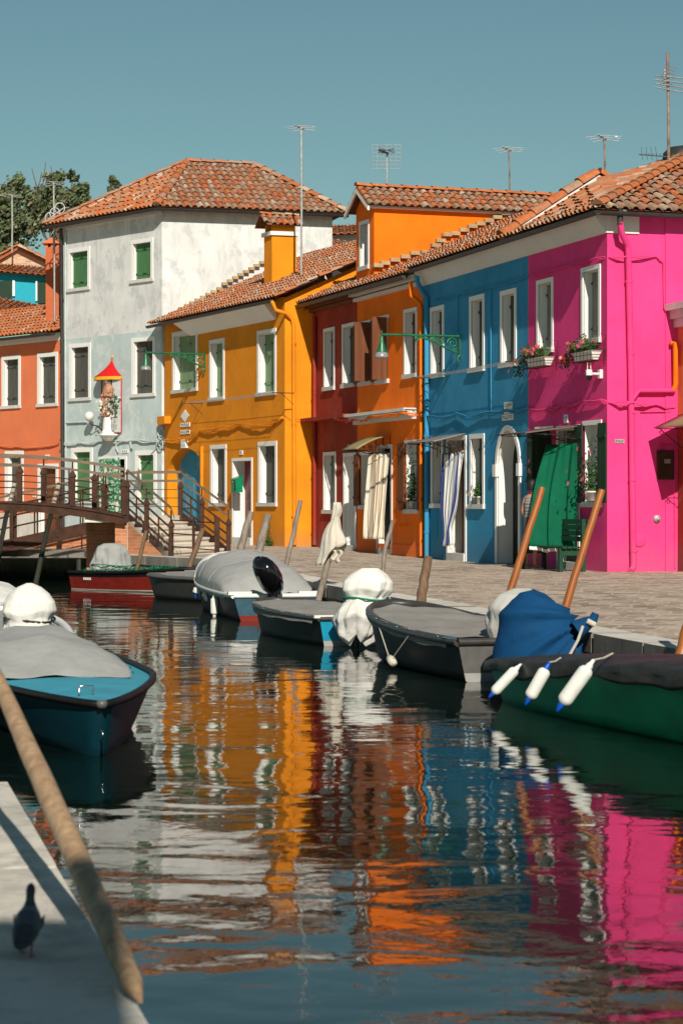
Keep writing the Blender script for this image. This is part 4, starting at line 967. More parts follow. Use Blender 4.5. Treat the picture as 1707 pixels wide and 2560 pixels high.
def oval(c, a, b, n=14, ph=0): return [c+tx*a*math.cos(2*math.pi*k/n+ph)+nx*b*math.sin(2*math.pi*k/n+ph) for k in range(n)]
mb = MB(); mb.rings([oval(o_+Vector((0, 0, h)), a, b) for h, a, b in ((0, .22, .17), (.3, .19, .15), (.42, .16, .13))]); mb.build('plinth', M['trim'], st)
mb = MB(); mb.rings([oval(o_+Vector((0, 0, h))+tx*dx, a, b) for h, a, b, dx in ((.42, .17, .14, 0), (.7, .165, .14, 0), (.95, .16, .13, .01), (1.1, .19, .14, .0), (1.28, .20, .13, 0), (1.38, .15, .10, 0), (1.42, .07, .07, 0), (1.47, .055, .06, 0), (1.50, .075, .085, 0), (1.56, .085, .095, 0), (1.62, .075, .09, 0), (1.67, .03, .04, 0))])
for s in (-1, 1):
    mb.tube([o_+Vector((0, 0, 1.3))+tx*.18*s, o_+Vector((0, 0, 1.05))+tx*.2*s+nx*.06, o_+Vector((0, 0, 1.08))+tx*.06*s+nx*.2], [.06, .06, .035], 8)
for k in range(-2, 3): mb.tube([o_+Vector((0, 0, 1.0))+tx*.05*k+nx*.12, o_+Vector((0, 0, .45))+tx*.07*k+nx*.145], .022, 5)
bd = mb.build('body', robe, st)
mb = MB(); mb.rings([oval(o_+Vector((0, 0, h))-nx*.015, a, b) for h, a, b in ((1.36, .09, .07), (1.5, .095, .085), (1.6, .095, .1), (1.68, .07, .08), (1.70, .02, .02))]); mb.build('hair', plain('painted_brown_hair', (.22, .15, .11)), st)
mb = MB(); mb.rings([oval(o_+Vector((0, 0, h))+nx*.065+tx*.02, a, b, 10) for h, a, b in ((1.46, .02, .02), (1.5, .05, .045), (1.58, .055, .05), (1.63, .03, .03))]); mb.build('face', plain('painted_pale_face', (.62, .48, .38)), st)
leafm = tinted('leaves_and_petals', var=.2, bmp=0, rough=.7)
def foliage(mb, fn, n, size, cols, flat=.5):
    for _ in range(n):
        c = Vector(fn()); d = Vector((R.gauss(0, 1), R.gauss(0, 1), R.gauss(0, 1))).normalized(); e = d.orthogonal().normalized(); s = size*R.uniform(.6, 1.3)
        f = d.cross(e); col = R.choice(cols); k = R.uniform(.7, 1.2)
        mb.add([c-e*s, c+f*s*flat, c+e*s, c-f*s*flat+d*s*.2], [(0, 1, 2), (0, 2, 3)], 0, tuple(v*k for v in col))
def blossom(mb, c, r, col, axis):
    ax = Vector(axis).normalized(); a = ax.orthogonal().normalized(); b = ax.cross(a); c = Vector(c); k0 = R.random()
    for k in range(5):
        t = 2*math.pi*(k+k0)/5; d = a*math.cos(t)+b*math.sin(t); e = a*-math.sin(t)+b*math.cos(t)
        mb.add([c, c+d*r*.6+e*r*.35+ax*r*.2, c+d*r+ax*r*.25, c+d*r*.6-e*r*.35+ax*r*.2], [(0, 1, 2, 3)], 0, tuple(v*R.uniform(.8, 1.1) for v in col))
    mb.add([c+a*r*.16+ax*.01, c+b*r*.16+ax*.01, c-a*r*.16+ax*.01, c-b*r*.16+ax*.01], [(0, 1, 2, 3)], 0, (.8, .5, .05))
GL = [(.03, .09, .02), (.05, .13, .03), (.02, .06, .015), (.07, .15, .04)]
for nm, dx, cu_, lab in (('vase_flowers', -.22, 1, 'white blossoms right of the shrine statue in a vase'), ('vase_flowers', .17, .6, 'small bunch of white blossoms left of the shrine statue')):
    c = o_+Vector((0, 0, .8))-tx*(-dx)*1.0 if 0 else o_+Vector((0, 0, .8))+tx*dx; vt = thing('vase_flowers', lab, 'flowers', c-Vector((0, 0, .8)))
    mb = MB(); foliage(mb, lambda: c+Vector((R.gauss(0, .11*cu_), R.gauss(0, .08), R.gauss(0, .17*cu_))), int(160*cu_), .05, GL)
    for _ in range(int(34*cu_)): blossom(mb, c+Vector((R.gauss(0, .13*cu_), 0, R.gauss(0, .18*cu_)))+nx*(.1+R.gauss(0, .03)), .055, (.78, .76, .72), nx+Vector((R.gauss(0, .4), 0, R.gauss(0, .4))))
    mb.build('bouquet', leafm, vt)
    mb = MB(); mb.lathe([(.04, 0), (.06, .1), (.05, .3), (.06, .45)], c-Vector((0, 0, .8)), 10); mb.build('vase', M['alum'], vt)
uu, zz = WW.uz(224, 1075); gl = thing('globe_lamp', 'white glass globe lamp on curved arm left of the shrine', 'lamp', WW.pt(us, .2, zs_))
mb = MB(); c1 = WW.at(224, 1052, .3); mb.tube([WW.pt(us+.2, .2, zs_), c1+Vector((.25, 0, -.16)), c1+Vector((.06, 0, -.12)), c1], .02, 6); mb.build('arm', M['iron'], gl)
mb = MB(); r_ = .15; mb.lathe([(r_*math.sin(math.pi*k/10), -r_*math.cos(math.pi*k/10)) for k in range(11)], c1+Vector((0, 0, .14)), 16); mb.build('globe', M['fend'], gl)
mb = MB(); mb.lathe([(.04, -.03), (.07, .0), (.07, .02)], c1, 10); mb.build('fitting', M['alum'], gl)
# ---- door curtains
def curtain(name, label, TL, TR, BR, BL, folds, amp, mat, colf=None, pinch=None, thick=.012, fill=0, bulge=0):
    TL, TR, BR, BL = map(Vector, (TL, TR, BR, BL)); nrm = (TR-TL).cross(BL-TL).normalized()
    if nrm.y > 0: nrm = -nrm
    def fn(u, v):
        k = u
        if pinch:
            pv, pw = pinch; w_ = 1-(1-pw)*math.exp(-((v-pv)/.16)**2) if v < pv else pw+(1-pw)*.55*(v-pv)/(1-pv)
            k = .5+(u-.5)*w_
        p = TL.lerp(TR, k).lerp(BL.lerp(BR, k), v)
        a = amp*(.35+.65*v)
        return p+nrm*(a*math.sin(folds*2*math.pi*u+1.5*math.sin(3*v))+a*.4*math.sin(folds*4.3*math.pi*u+2*v)+bulge*math.sin(math.pi*v)*(1-u))
    mb = MB(); mb.grid(fn, 60, 26, 0, colf); o = mb.build(name, mat)
    tag(o, label, 'curtain'); solid(o, thick); return o, fn
def stripes(base, cols, n):
    def f(u, v):
        k = int(u*n*6) % 6; return cols[k]
    return f
cream = (.62, .57, .46); tan = (.30, .24, .17); brown = (.40, .24, .12); whi = (.66, .65, .62); nav = (.035, .05, .20)
curtain('door_curtain', 'cream and brown striped door curtain on the orange house', P(922, 1135, 51.3), P(973, 1133, 50.8), P(958, 1348, 50.6), P(910, 1347, 51.1), 4, .05, M['stripe'],
        lambda u, v: (cream, cream, tan, cream, tan, tan, cream, cream, brown, cream, cream, cream, brown, cream, cream, cream)[int(u*15.99)])
curtain('door_curtain', 'blue and white striped door curtain tied in a knot near its foot', P(1106, 1138, 47.2), P(1158, 1126, 46.3), P(1130, 1362, 46.2), P(1104, 1366, 47.0), 5, .05, M['stripe'],
        lambda u, v: (nav, whi, (.3, .31, .36), whi, nav, whi, whi, nav, whi, (.3, .31, .36), whi, nav, whi, whi)[int(u*13.99)], pinch=(.84, .45))
gc, gfn = curtain('door_curtain', 'plain green door curtain with white lace hem billowing from the pink house', P(1366, 1112, 41.0), P(1443, 1108, 40.4), P(1441, 1377, 40.25), P(1325, 1367, 40.3), 2.3, .055, M['green'], bulge=.1)
mb = MB()
for k in range(70):
    a_ = gfn(k/70, 1); b__ = gfn((k+1)/70, 1); mb.prism([a_, b__, b__+Vector((0, 0, -.05)), (a_+b__)/2+Vector((0, 0, -.07)), a_+Vector((0, 0, -.05))], (0, -.012, 0))
gc_l = mb.build('lace_hem', M['trim'], gc)
fm, nt_, N_, Lk, b_ = newmat('green_floral_print'); p_ = wpos(N_)
vo = N_.new('ShaderNodeTexVoronoi'); vo.inputs['Scale'].default_value = 5.5; Lk.new(sc3(N_, Lk, p_, (1, .4, 1)), vo.inputs['Vector'])
c1_ = ramp(N_, Lk, vo.outputs['Distance'], [(.0, (.45, .05, .04)), (.10, (.62, .60, .52)), (.30, (.62, .60, .52)), (.34, (.0, .17, .07))])
n_ = nz(N_, Lk, p_, 14, 2, .5); c1_ = mix(N_, Lk, ramp(N_, Lk, n_, [(.53, 0.0), (.56, 1.0)]), c1_, (.45, .5, .38)); Lk.new(c1_, b_.inputs['Base Color']); b_.inputs['Roughness'].default_value = .9
curtain('door_curtain', 'green and white floral door curtain on the white house', WW.at(249, 1148, .06), WW.at(301, 1144, .06), WW.at(303, 1300, .08), WW.at(249, 1300, .08), 4, .02, fm)
# curtain rails
mb = MB(); mb.tube([P(921, 1134, 51.35), P(975, 1130, 50.7)], .015, 6); tag(mb.build('curtain_rod', M['iron']), 'thin rod carrying the cream striped door curtain', 'rod')
mb = MB(); mb.tube([P(1105, 1136, 47.25), P(1160, 1124, 46.2)], .015, 6)
for k in range(9):
    t = k/8; q = P(1105, 1136, 47.25).lerp(P(1160, 1124, 46.2), t); q2 = WP.at(1112+t*50, 1120, .02); mb.tube([q, q2], .006, 4)
tag(mb.build('curtain_rod', M['brownsh']), 'wooden slatted rod carrying the blue striped door curtain', 'rod')
# ---- awnings
def awning(label, W, XL, XR, Ytop, drop, out, mat, curved=False, scroll=True):
    u0, u1 = sorted((W.uz(XR)[0], W.uz(XL)[0])); z = W.uz(XR, Ytop)[1]
    aw = thing('awning', label, 'awning', W.pt((u0+u1)/2, 0, z))
    mb = MB()
    def fn(u, v):
        h = z-drop*(v**1.8 if curved else v)
        return W.pt(u0+(u1-u0)*u, .01+out*v, h)
    mb.grid(fn, 4, 8); solid(mb.build('canopy', mat, aw), .02)
    for uu in (u0+.06, (u0+u1)/2, u1-.06):
        m_ = MB(); m_.tube([W.pt(uu, .01, z-drop-.12), W.pt(uu, out*.5, z-drop-.02), W.pt(uu, out*.95, z-drop*.95-.02)], .009, 5); m_.tube([W.pt(uu, .012, z-.03), W.pt(uu, .012, z-drop-.3)], .009, 5)
        for cx, cz, r in ((.14, -.12, .07), (.36, -.08, .05), (.6, -.05, .04)):
            m_.tube(spiral(W.pt(uu, out*cx+.02, z-drop*(.6 if curved else .9)+cz*.6), V3(W), r, 1.3, 12, 1, 0), .008, 5)
        m_.build('bracket', M['iron'], aw)
    m_ = MB(); m_.tube([fn(0, 1), fn(1, 1)], .012, 6); m_.build('edge_rail', M['iron'], aw)
    return aw
awn_b = plain('brown_awning_sheet', (.16, .10, .075), rough=.6); awn_g = plain('grey_awning_sheet', (.20, .19, .18), rough=.5); awn_y = plain('olive_awning_sheet', (.27, .24, .12), rough=.5)
awning('olive curved awning over the orange house door', WO, 938, 978, 1090, .32, .85, awn_y, curved=True)
awning('flat grey awning sloping over the blue striped curtain', WP, 1092, 1163, 1084, .18, .72, awn_g)
awning('brown awning on iron scrolls over the green curtain', WP, 1375, 1450, 1065, .14, 1.1, awn_b)
awr = thing('awning', 'olive awning on iron brackets at the right edge of the picture', 'awning', RW.pt(.6, 0, 3.2))
mb = MB(); mb.grid(lambda u, v: RW.pt(.35+1.6*u, .01+.62*v, 3.42-.28*v), 4, 5); solid(mb.build('canopy', awn_y, awr), .02)
for uu in (.4, 1.9):
    m_ = MB(); m_.tube([RW.pt(uu, .01, 2.78), RW.pt(uu, .12, 2.8), RW.pt(uu, .52, 3.12)], .01, 5); m_.tube(spiral(RW.pt(uu, .5, 3.05), V3(RW), .05, 1.2, 12), .008, 5); m_.tube([RW.pt(uu, .01, 3.13), RW.pt(uu, .6, 3.13)], .008, 5); m_.build('bracket', M['iron'], awr)
# ---- window planters
def planter(label, XL, XR, YT, YB, spread, cols, nf, side=1):
    u0, u1 = sorted((WP.uz(XR, o=.2)[0], WP.uz(XL, o=.2)[0])); z1 = WP.uz(XL, YT, .2)[1]; z0 = z1-.17
    t = thing('flower_box', label, 'flower box', WP.pt((u0+u1)/2, .2, z0))
    mb = MB()
    q = lambda e, z: [WP.pt(u0+e, .10+e, z), WP.pt(u1-e, .10+e, z), WP.pt(u1-e, .30-e, z), WP.pt(u0+e, .30-e, z)]
    mb.rings([q(.05, z0), q(.0, z1-.02), q(-.01, z1-.02), q(-.01, z1), q(.015, z1)], sm=False); mb.build('box', M['whitep'], t)
    mb = MB()
    for zz in (z0-.01, (z0+z1)/2, z1): mb.tube([WP.pt(u0-.03, .01, zz), WP.pt(u0-.03, .33, zz), WP.pt(u1+.03, .33, zz), WP.pt(u1+.03, .01, zz)], .006, 4)
    k = 6
    for i in range(k+1): uu = u0-.03+(u1-u0+.06)*i/k; mb.tube([WP.pt(uu, .33, z1), WP.pt(uu, .33, z0-.01), WP.pt(uu, .02, z0-.01)], .005, 4)
    for uu in (u0, u1): mb.tube([WP.pt(uu, .02, z0), WP.pt(uu, .02, z1+.28), WP.pt(uu, .12, z1+.3)], .006, 4)
    mb.build('wire_basket', M['rust'], t)
    uc = (u0+u1)/2; hw = (u1-u0)/2
    mb = MB()
    def sp():
        r = R.random()
        if r < .72: a = R.uniform(-1, 1); return WP.pt(uc+hw*a+spread*.25, .22+R.gauss(0, .09), z1+.04+abs(R.gauss(0, .09)))
        a = R.random(); return WP.pt(u1+a*spread, .24+R.gauss(0, .06), z1+.05-a*.28+R.gauss(0, .07))
    foliage(mb, sp, 650, .035, GL); mb.build('foliage', leafm, t)
    mb = MB()
    for _ in range(nf):
        c = Vector(sp())+V3(WP, .07)+Vector((0, 0, .03)); blossom(mb, c, R.uniform(.04, .06), R.choice(cols), V3(WP)+Vector((R.gauss(0, .5), R.gauss(0, .5), R.gauss(0, .5))))
    mb.build('flowers', leafm, t)
PK = [(.75, .08, .2), (.8, .2, .3), (.7, .03, .08), (.75, .4, .06), (.8, .3, .3)]
planter('white flower box with trailing pink and yellow flowers nearest the blue house', 1326, 1372, 898, 928, .75, PK, 46)
planter('white flower box of red and pink flowers nearest the pink corner', 1441, 1490, 883, 911, .55, [(.72, .02, .05), (.75, .05, .25), (.8, .1, .3), (.75, .4, .06)], 50)
# ---- security camera
u_, z_ = WP.uz(1503, 935); cm = thing('security_camera', 'white security camera with two antennas on the pink corner', 'camera', WP.pt(u_, 0, z_))
mb = MB(); box_uz(mb, WP, u_-.05, u_+.05, z_-.08, z_+.08, .0, .06); mb.build('mount', M['whitep'], cm)
mb = MB(); c = WP.pt(u_, .25, z_); mb.tube([WP.pt(u_, .05, z_), c], .025, 8); mb.lathe([(0, .08), (.055, .075), (.06, .0), (.06, -.03)], c, 14)
for s in (-.03, .03): mb.tube([c+Vector((s, 0, .07)), c+Vector((s, 0, .20))], .008, 6)
mb.build('body', M['whitep'], cm)
mb = MB(); mb.lathe([(.057, -.031), (.055, -.07), (.035, -.115), (0, -.125)], c, 14); mb.build('lens_dome', M['gloss'], cm)
# ---- mailbox
u0, u1 = sorted((WY.uz(591)[0], WY.uz(616)[0])); zt = WY.uz(591, 1191)[1]; zb = WY.uz(591, 1231)[1]; um = (u0+u1)/2
mbx = thing('mailbox', 'green metal mailbox beside the red door of the ochre house', 'mailbox', WY.pt(um, .05, zb))
u0, u1 = um-.17, um+.17; gm = plain('green_mailbox_enamel', (.0, .20, .09), rough=.35)
mb = MB(); mb.prism([WY.pt(u1, .03, zb), WY.pt(u1, .22, zb), WY.pt(u1, .24, zt-.08), WY.pt(u1, .03, zt)], WY.pt(u0, 0, 0)-WY.pt(u1, 0, 0)); mb.build('body', gm, mbx)
mb = MB(); mb.prism([WY.pt(u1+.01, .02, zt+.012), WY.pt(u1+.01, .27, zt-.085), WY.pt(u1+.01, .27, zt-.10), WY.pt(u1+.01, .02, zt+.0)], WY.pt(u0-.01, 0, 0)-WY.pt(u1+.01, 0, 0)); mb.build('lid', gm, mbx)
mb = MB(); box_uz(mb, WY, u1-.17, u1-.09, zt-.16, zt-.13, .24, .25); mb.build('name_slot', M['whitep'], mbx)
mb = MB()
for k in range(3): box_uz(mb, WY, u0+.03, u0+.08, zb+.06+k*.08, zb+.11+k*.08, .235, .245)
mb.build('sight_holes', M['dark'], mbx)
# ---- clothes racks
def rack(label, W, XA, YA, XB, YB, out):
    ua, za = W.uz(XA, YA, out*.6); ub_, _ = W.uz(XB, YB, out*.6); t = thing('clothes_rack', label, 'clothes rack', W.pt(ua, 0, za)); mb = MB()
    for k in range(4): mb.tube([W.pt(ua, out*(.4+.2*k), za), W.pt((ua+ub_)/2, out*(.4+.2*k), za-.02), W.pt(ub_, out*(.4+.2*k), za)], .005, 4)
    mb.build('line', M['alum'], t)
    for uu in (ua, ub_):
        m_ = MB(); m_.tube([W.pt(uu, .0, za), W.pt(uu, out, za)], .013, 6); m_.tube([W.pt(uu, .01, za-.3), W.pt(uu, out*.6, za)], .008, 5); m_.build('bracket_arm', M['rust'], t)
rack('metal clothes drying rack on the ochre wall under the upstairs windows', WY, 476, 1008, 702, 990, .62)
rack('thin clothes drying lines across the blue wall below the upstairs windows', WP, 1050, 944, 1285, 902, .5)
# ---- window plants and pots
def pot_plant(label, W, X, Y, o, h, w_, fl=0, cols=None, potm='terra', tall=False):
    c = W.at(X, Y, o); t = thing('potted_plant', label, 'potted plant', c)
    mb = MB(); mb.lathe([(.0, 0), (w_*.75, 0), (w_, .15), (w_*1.1, .15), (w_*1.1, .18), (w_*.9, .17), (0, .16)], c, 12); mb.build('pot', potm, t)
    mb = MB(); foliage(mb, lambda: c+Vector((R.gauss(0, w_*.9), R.gauss(0, w_*.6), .18+abs(R.gauss(0, h*.45)))), 380, .035, GL); mb.build('foliage', leafm, t)
    if fl:
        mb = MB()
        for _ in range(fl): blossom(mb, c+Vector((R.gauss(-.05, w_*1.5), 0, .2+abs(R.gauss(0, h*.5))))+V3(W, .12), .055, R.choice(cols), V3(W)+Vector((R.gauss(0, .4), 0, .2)))
        mb.build('flowers', leafm, t)
pot_plant('potted mandevilla with pink blooms in white pot on the pink house sill', WP, 1478, 1252, .12, .75, .10, 9, [(.8, .15, .25)], M['whitep'])
pot_plant('pink flowers standing on the window ledge left of the green curtain', WP, 1346, 1228, .14, .62, .10, 9, [(.8, .35, .35)], M['pan'])
pot_plant('grey leaved potted plant in the lower right orange house window', WO, 1030, 1272, -.04, .9, .07, 0, None, M['sill'])
pot_plant('small figure and dried plant on the lower blue window sill', WP, 1196, 1262, .0, .25, .05, 5, [(.6, .5, .4), (.5, .2, .1)], M['sill'])
c = Vector((*WY.pt(WY.uz(681)[0], .12, 0).xy, gz(-2, 57))); t = thing('weed', 'wispy green weed growing at the foot of the ochre wall', 'plant', c)
mb = MB(); foliage(mb, lambda: c+Vector((R.gauss(0, .07), R.gauss(0, .05), abs(R.gauss(0, .16)))), 130, .04, GL); foliage(mb, lambda: c+Vector((R.gauss(.03, .02), 0, R.uniform(.2, .85))), 25, .035, GL); mb.build('leaves', leafm, t)
mb = MB(); mb.tube([c, c+Vector((.02, 0, .4)), c+Vector((.05, 0, .85))], .006, 4); mb.build('stem', M['brownsh'], t)
# ---- boot scraper / wall hook on orange house
c = WO.at(1019, 1312, .0); mb = MB()
mb.tube([c+V3(WO, .0), c+V3(WO, .12)], .012, 5); mb.box(c+V3(WO, .10)+Vector((-.08, 0, -.04)), (.16, 0, 0), V3(WO, .03), (0, 0, .08))
tag(mb.build('wall_hook', M['orange']), 'small orange metal wall hook under the orange house window', 'hook')
# ---- bench
bx = WP.pt(.85, .55, .53); bt = Vector((WP.t.x, WP.t.y, 0)); bn = V3(WP); bench = thing('bench', 'dark green slatted bench against the pink house', 'bench', bx)
def bbox(mb, t0, t1, n0_, n1_, z0, z1): mb.box(bx+bt*t0+bn*n0_+Vector((0, 0, z0)), bt*(t1-t0), bn*(n1_-n0_), (0, 0, z1-z0))
mb = MB()
for k in range(4): bbox(mb, -.75, 1.3, -.12+k*.105, -.03+k*.105, .43, .46)
mb.build('seat', M['bench'], bench)
mb = MB()
for k in range(4): bbox(mb, -.75, 1.3, -.20-k*.012, -.17-k*.012, .55+k*.105, .64+k*.105)
mb.build('backrest', M['bench'], bench)
for tt in (-.68, 1.17):
    for nn, hh in ((-.2, .96), (.24, .43)):
        m_ = MB(); bbox(m_, tt, tt+.09, nn, nn+.07, 0, hh); m_.build('leg', M['bench'], bench)
    m_ = MB(); bbox(m_, tt+.003, tt+.087, -.128, .238, .30, .42); m_.build('brace', M['bench'], bench)
# ------------------------------------------------------------------ footbridge
br = thing('footbridge', 'rusty iron footbridge with wooden handrails and stone steps over the canal', 'bridge', (-5, 47, .6))
YN, YF = 47.2, 48.6
def dz(x): return 1.83-.038*(x+7.6)**2
XL_, XR_ = -12.6, -4.72
def ribbon(mb, xs, y0, y1, zf, h, m=0):
    a = []
    for x in xs:
        z = zf(x); a.append([(x, y0, z-h), (x, y1, z-h), (x, y1, z), (x, y0, z)])
    mb.rings(a, m, None, False)
xs = [XL_+(XR_-XL_)*k/24 for k in range(25)]
mb = MB(); ribbon(mb, xs, YN, YF, lambda x: dz(x)-.03, .06); mb.build('deck', M['brownsh'], br)
for y_ in (YN, YF):
    mb = MB(); ribbon(mb, xs, y_-.06, y_+.0, dz, .05); ribbon(mb, xs, y_-.03, y_-.01, lambda x: dz(x)-.05, .12); ribbon(mb, xs, y_-.06, y_+.0, lambda x: dz(x)-.17, .04); mb.build('girder', M['rust'], br)
def post(x, y, zb, zt, zr, w=.11):
    mb = MB(); h = w/2; sq = lambda e, z: [(x-e, y-e, z), (x+e, y-e, z), (x+e, y+e, z), (x-e, y+e, z)]
    mb.rings([sq(h, zb), sq(h, zt), sq(h*1.35, zt+.005), sq(h*1.35, zt+.05), sq(.018, zt+.16), sq(.016, zr)], sm=False); mb.build('post', M['rust'], br)
def rails(pts, mat='rust', r=.012, nm='rail'):
    mb = MB(); mb.tube(pts, r, 6); return mb.build(nm, M[mat], br)
def hand(pts, w=.085, t=.065, nm='handrail'):
    mb = MB(); a = []
    for p in pts:
        p = Vector(p); a.append([p+Vector((0, -w/2, -t/2)), p+Vector((0, w/2, -t/2)), p+Vector((0, w/2, t/2)), p+Vector((0, -w/2, t/2))])
    mb.rings(a, sm=False); mb.build(nm, M['rail'], br)
B1 = Vector((-3.63, 46.1, .64)); T1 = Vector((-4.68, YN, 1.5)); T2 = Vector((-3.72, 50.0, 1.5)); B2 = Vector((-2.56, 49.0, .66))
for y_, xe in ((YN-.03, -4.72), (YF-.03, -5.2)):
    xx = [XL_+(xe-XL_)*k/20 for k in range(21)]
    H = lambda h: [(x, y_, dz(x)+h) for x in xx]
    hh = H(1.0); hand(hh); hand(H(.80), .06, .05, 'middle_rail')
    for h in (.16, .30, .44, .58): rails(H(h), r=.011)
    px_ = (-10.6, -9.1, P(50, 0, y_).x, P(182, 0, y_).x, P(310, 0, y_).x) if y_ < 48 else (-11.2, -9.7, P(110, 0, y_).x, P(237, 0, y_).x)
    for x in px_: post(x, y_, dz(x)-.0, dz(x)+.62, dz(x)+1.0)
    for x in [(px_[i]+px_[i+1])/2 for i in range(len(px_)-1)]: rails([(x, y_, dz(x)), (x, y_, dz(x)+.78)], r=.018, nm='baluster')
# landing and steps
mb = MB(); mb.prism([(-5.6, YN, 1.5), T1, T2, (-5.6, 50.4, 1.5)], (0, 0, -.14)); mb.build('landing', M['step'], br)
n_ = 6; sv = (B1-T1); wv = (T2-T1)
for k in range(n_):
    a_ = T1+sv*(k/n_); zt = 1.5-(k+1)*(.86/(n_+1))
    q = [Vector((a_.x, a_.y, zt)), Vector((a_.x+wv.x, a_.y+wv.y, zt)), Vector((a_.x+wv.x+sv.x/n_, a_.y+wv.y+sv.y/n_, zt)), Vector((a_.x+sv.x/n_, a_.y+sv.y/n_, zt))]
    m_ = MB(); e = Vector((sv.x, sv.y, 0)).normalized()*.03
    m_.prism([q[0], q[1], q[2]+e, q[3]+e], (0, 0, -.05)); m_.prism([p-Vector((0, 0, .051)) for p in q], (0, 0, -(zt-.55-.05))); m_.build('step', M['step'], br)
def stair_rail(A, B, side):
    off = lambda p, h: Vector((p.x, p.y, p.z+h))
    hand([off(A, 1.0), off(B, 1.04), off(B, .98)+Vector((.07, 0, -.16))]); hand([off(A, .8), off(B, .82)], .06, .05, 'middle_rail')
    for h in (.2, .4, .6): rails([off(A, h), off(B, h)], r=.022)
    for t in (0, .45, 1): p = A.lerp(B, t); post(p.x, p.y, p.z-.12, p.z+.62, p.z+1.0, .10)
    for t in (.22, .72): p = A.lerp(B, t); rails([p, off(p, .6)], r=.02, nm='baluster')
    m_ = MB(); d = Vector((0, .04, 0)); m_.prism([off(A, .10), off(B, .10), off(B, -.14), off(A, -.14)], d); m_.build('stringer', M['rust'], br)
stair_rail(T1, B1, 0); stair_rail(T2, B2, 1)
# landing rails along the back and toward the stairs
LB = Vector((-5.05, 50.3, 1.5))
hand([LB+Vector((-.4, 0, .93)), LB+Vector((.35, -.05, 1.0)), T2+Vector((0, 0, 1.0))]); hand([LB+Vector((0, 0, .8)), T2+Vector((0, 0, .8))], .06, .05, 'middle_rail')
for h in (.2, .4, .6): rails([LB+Vector((0, 0, h)), T2+Vector((0, 0, h))], r=.009)
post(LB.x, LB.y, 1.4, 2.12, 2.5)
# quay railing in front of the steps
q1 = Vector((-2.53, 44.0, .6))
for h in (.22, .50, .78): rails([B1+Vector((0, 0, h)), q1+Vector((0, 0, h))], r=.014)
m_ = MB(); m_.cbox(q1+Vector((0, 0, .42)), .1, .1, .95); m_.build('post', M['rust'], br)
m_ = MB(); c = (B1+q1)/2; m_.cbox(c+Vector((0, 0, .45)), .06, .06, .8); m_.build('post', M['rust'], br)
# side ramp going down to the left behind the main span
RA = Vector((-5.50, 51.6, 1.45)); RB = Vector((-9.15, 51.6, .66))
m_ = MB(); m_.prism([RA, RB, RB-Vector((0, 0, .30)), RA-Vector((0, 0, .30))], (0, .05, 0)); m_.build('girder', M['rust'], br)
m_ = MB(); m_.prism([RA+Vector((0, .5, 0)), RB+Vector((0, .5, 0)), RB+Vector((0, .5, -.3)), RA+Vector((0, .5, -.3))], (0, .05, 0)); m_.build('girder', M['rust'], br)
m_ = MB(); m_.prism([RA+Vector((0, .05, -.05)), RB+Vector((0, .05, -.05)), RB+Vector((0, .5, -.05)), RA+Vector((0, .5, -.05))], (0, 0, -.06)); m_.build('ramp', M['brownsh'], br)
for oy in (0, .5):
    o = Vector((0, oy+.02, 0)); hand([RA+o+Vector((0, 0, 1.05)), RB+o+Vector((0, 0, 1.05))], .06, .04)
    for h in (.28, .55, .8): rails([RA+o+Vector((0, 0, h)), RB+o+Vector((0, 0, h))], r=.016)
    for t in (.05, .35, .65, .95): p = RA.lerp(RB, t)+o; post(p.x, p.y, p.z-.2, p.z+.68, p.z+1.05, .09)
    for t in (.2, .5, .8): p = RA.lerp(RB, t)+o; rails([p, p+Vector((0, 0, .8))], r=.02, nm='baluster')
# brick abutment and retaining wall
ab = thing('retaining_wall', 'orange brick wall under the footbridge landing and behind the quay', 'wall', (-6, 49, .5))
mb = MB(); mb.box((-5.75, 48.75, -.3), (1.35, 0, 0), (0, 3.4, 0), (0, 0, 1.65)); mb.prism([T1+Vector((.02, -.03, -.14)), B1+Vector((0, -.03, -.14)), Vector((B1.x, B1.y-.03, .3)), Vector((T1.x+.02, T1.y-.03, .3))], (.03, .1, 0)); mb.prism([Vector((-4.95, 47.3, .3)), Vector((-4.64, 47.27, .3)), Vector((-4.64, 47.27, 1.35)), Vector((-4.95, 47.3, 1.35))], (0, 1.3, 0)); mb.build('abutment', M['brick'], ab)
mb = MB(); mb.prism([(-14, 53.8, .3), (-4.9, 53.8, .3), (-4.9, 53.8, 1.35), (-5.8, 53.8, 1.30), (-9.3, 53.8, .62), (-14, 53.8, .62)], (0, .35, 0)); mb.build('wall', M['brick'], ab)
from mathutils import noise as _no
# ------------------------------------------------------------------ boats
def hull_fns(L, B, zs, zb, bw=.5, sw=.85, flare=.72, rake=.35, pt_=2.1, pz_=2.2, root=.5):
    """local frame: x from stern to bow, y to the side, z up from the water"""
    def hb(s):
        st = sw+(1-sw)*math.sin(min(s/.45, 1)*math.pi/2)
        k_ = 1 if s < bw else max(0, 1-((s-bw)/(1-bw))**pt_)**root
        return B/2*st*k_
    zg = lambda s: zs+(zb-zs)*s**pz_
    def pt(s, k, side):     # k: 0 keel .. 1 gunwale
        z = -.12+(zg(s)+.12)*k; fl = flare+(1-flare)*k**.8
        if k < .25: fl = flare*(.55+.45*k/.25)
        x = s*L-rake*(1-k)*s**5
        return Vector((x, side*hb(s)*fl*(1 if k > 0 else 0), z))
    return hb, zg, pt
def place(o, stern, bow):
    d = Vector((bow[0]-stern[0], bow[1]-stern[1], 0)); o.location = (stern[0], stern[1], 0); o.rotation_euler = (0, 0, math.atan2(d.y, d.x)); return d.length
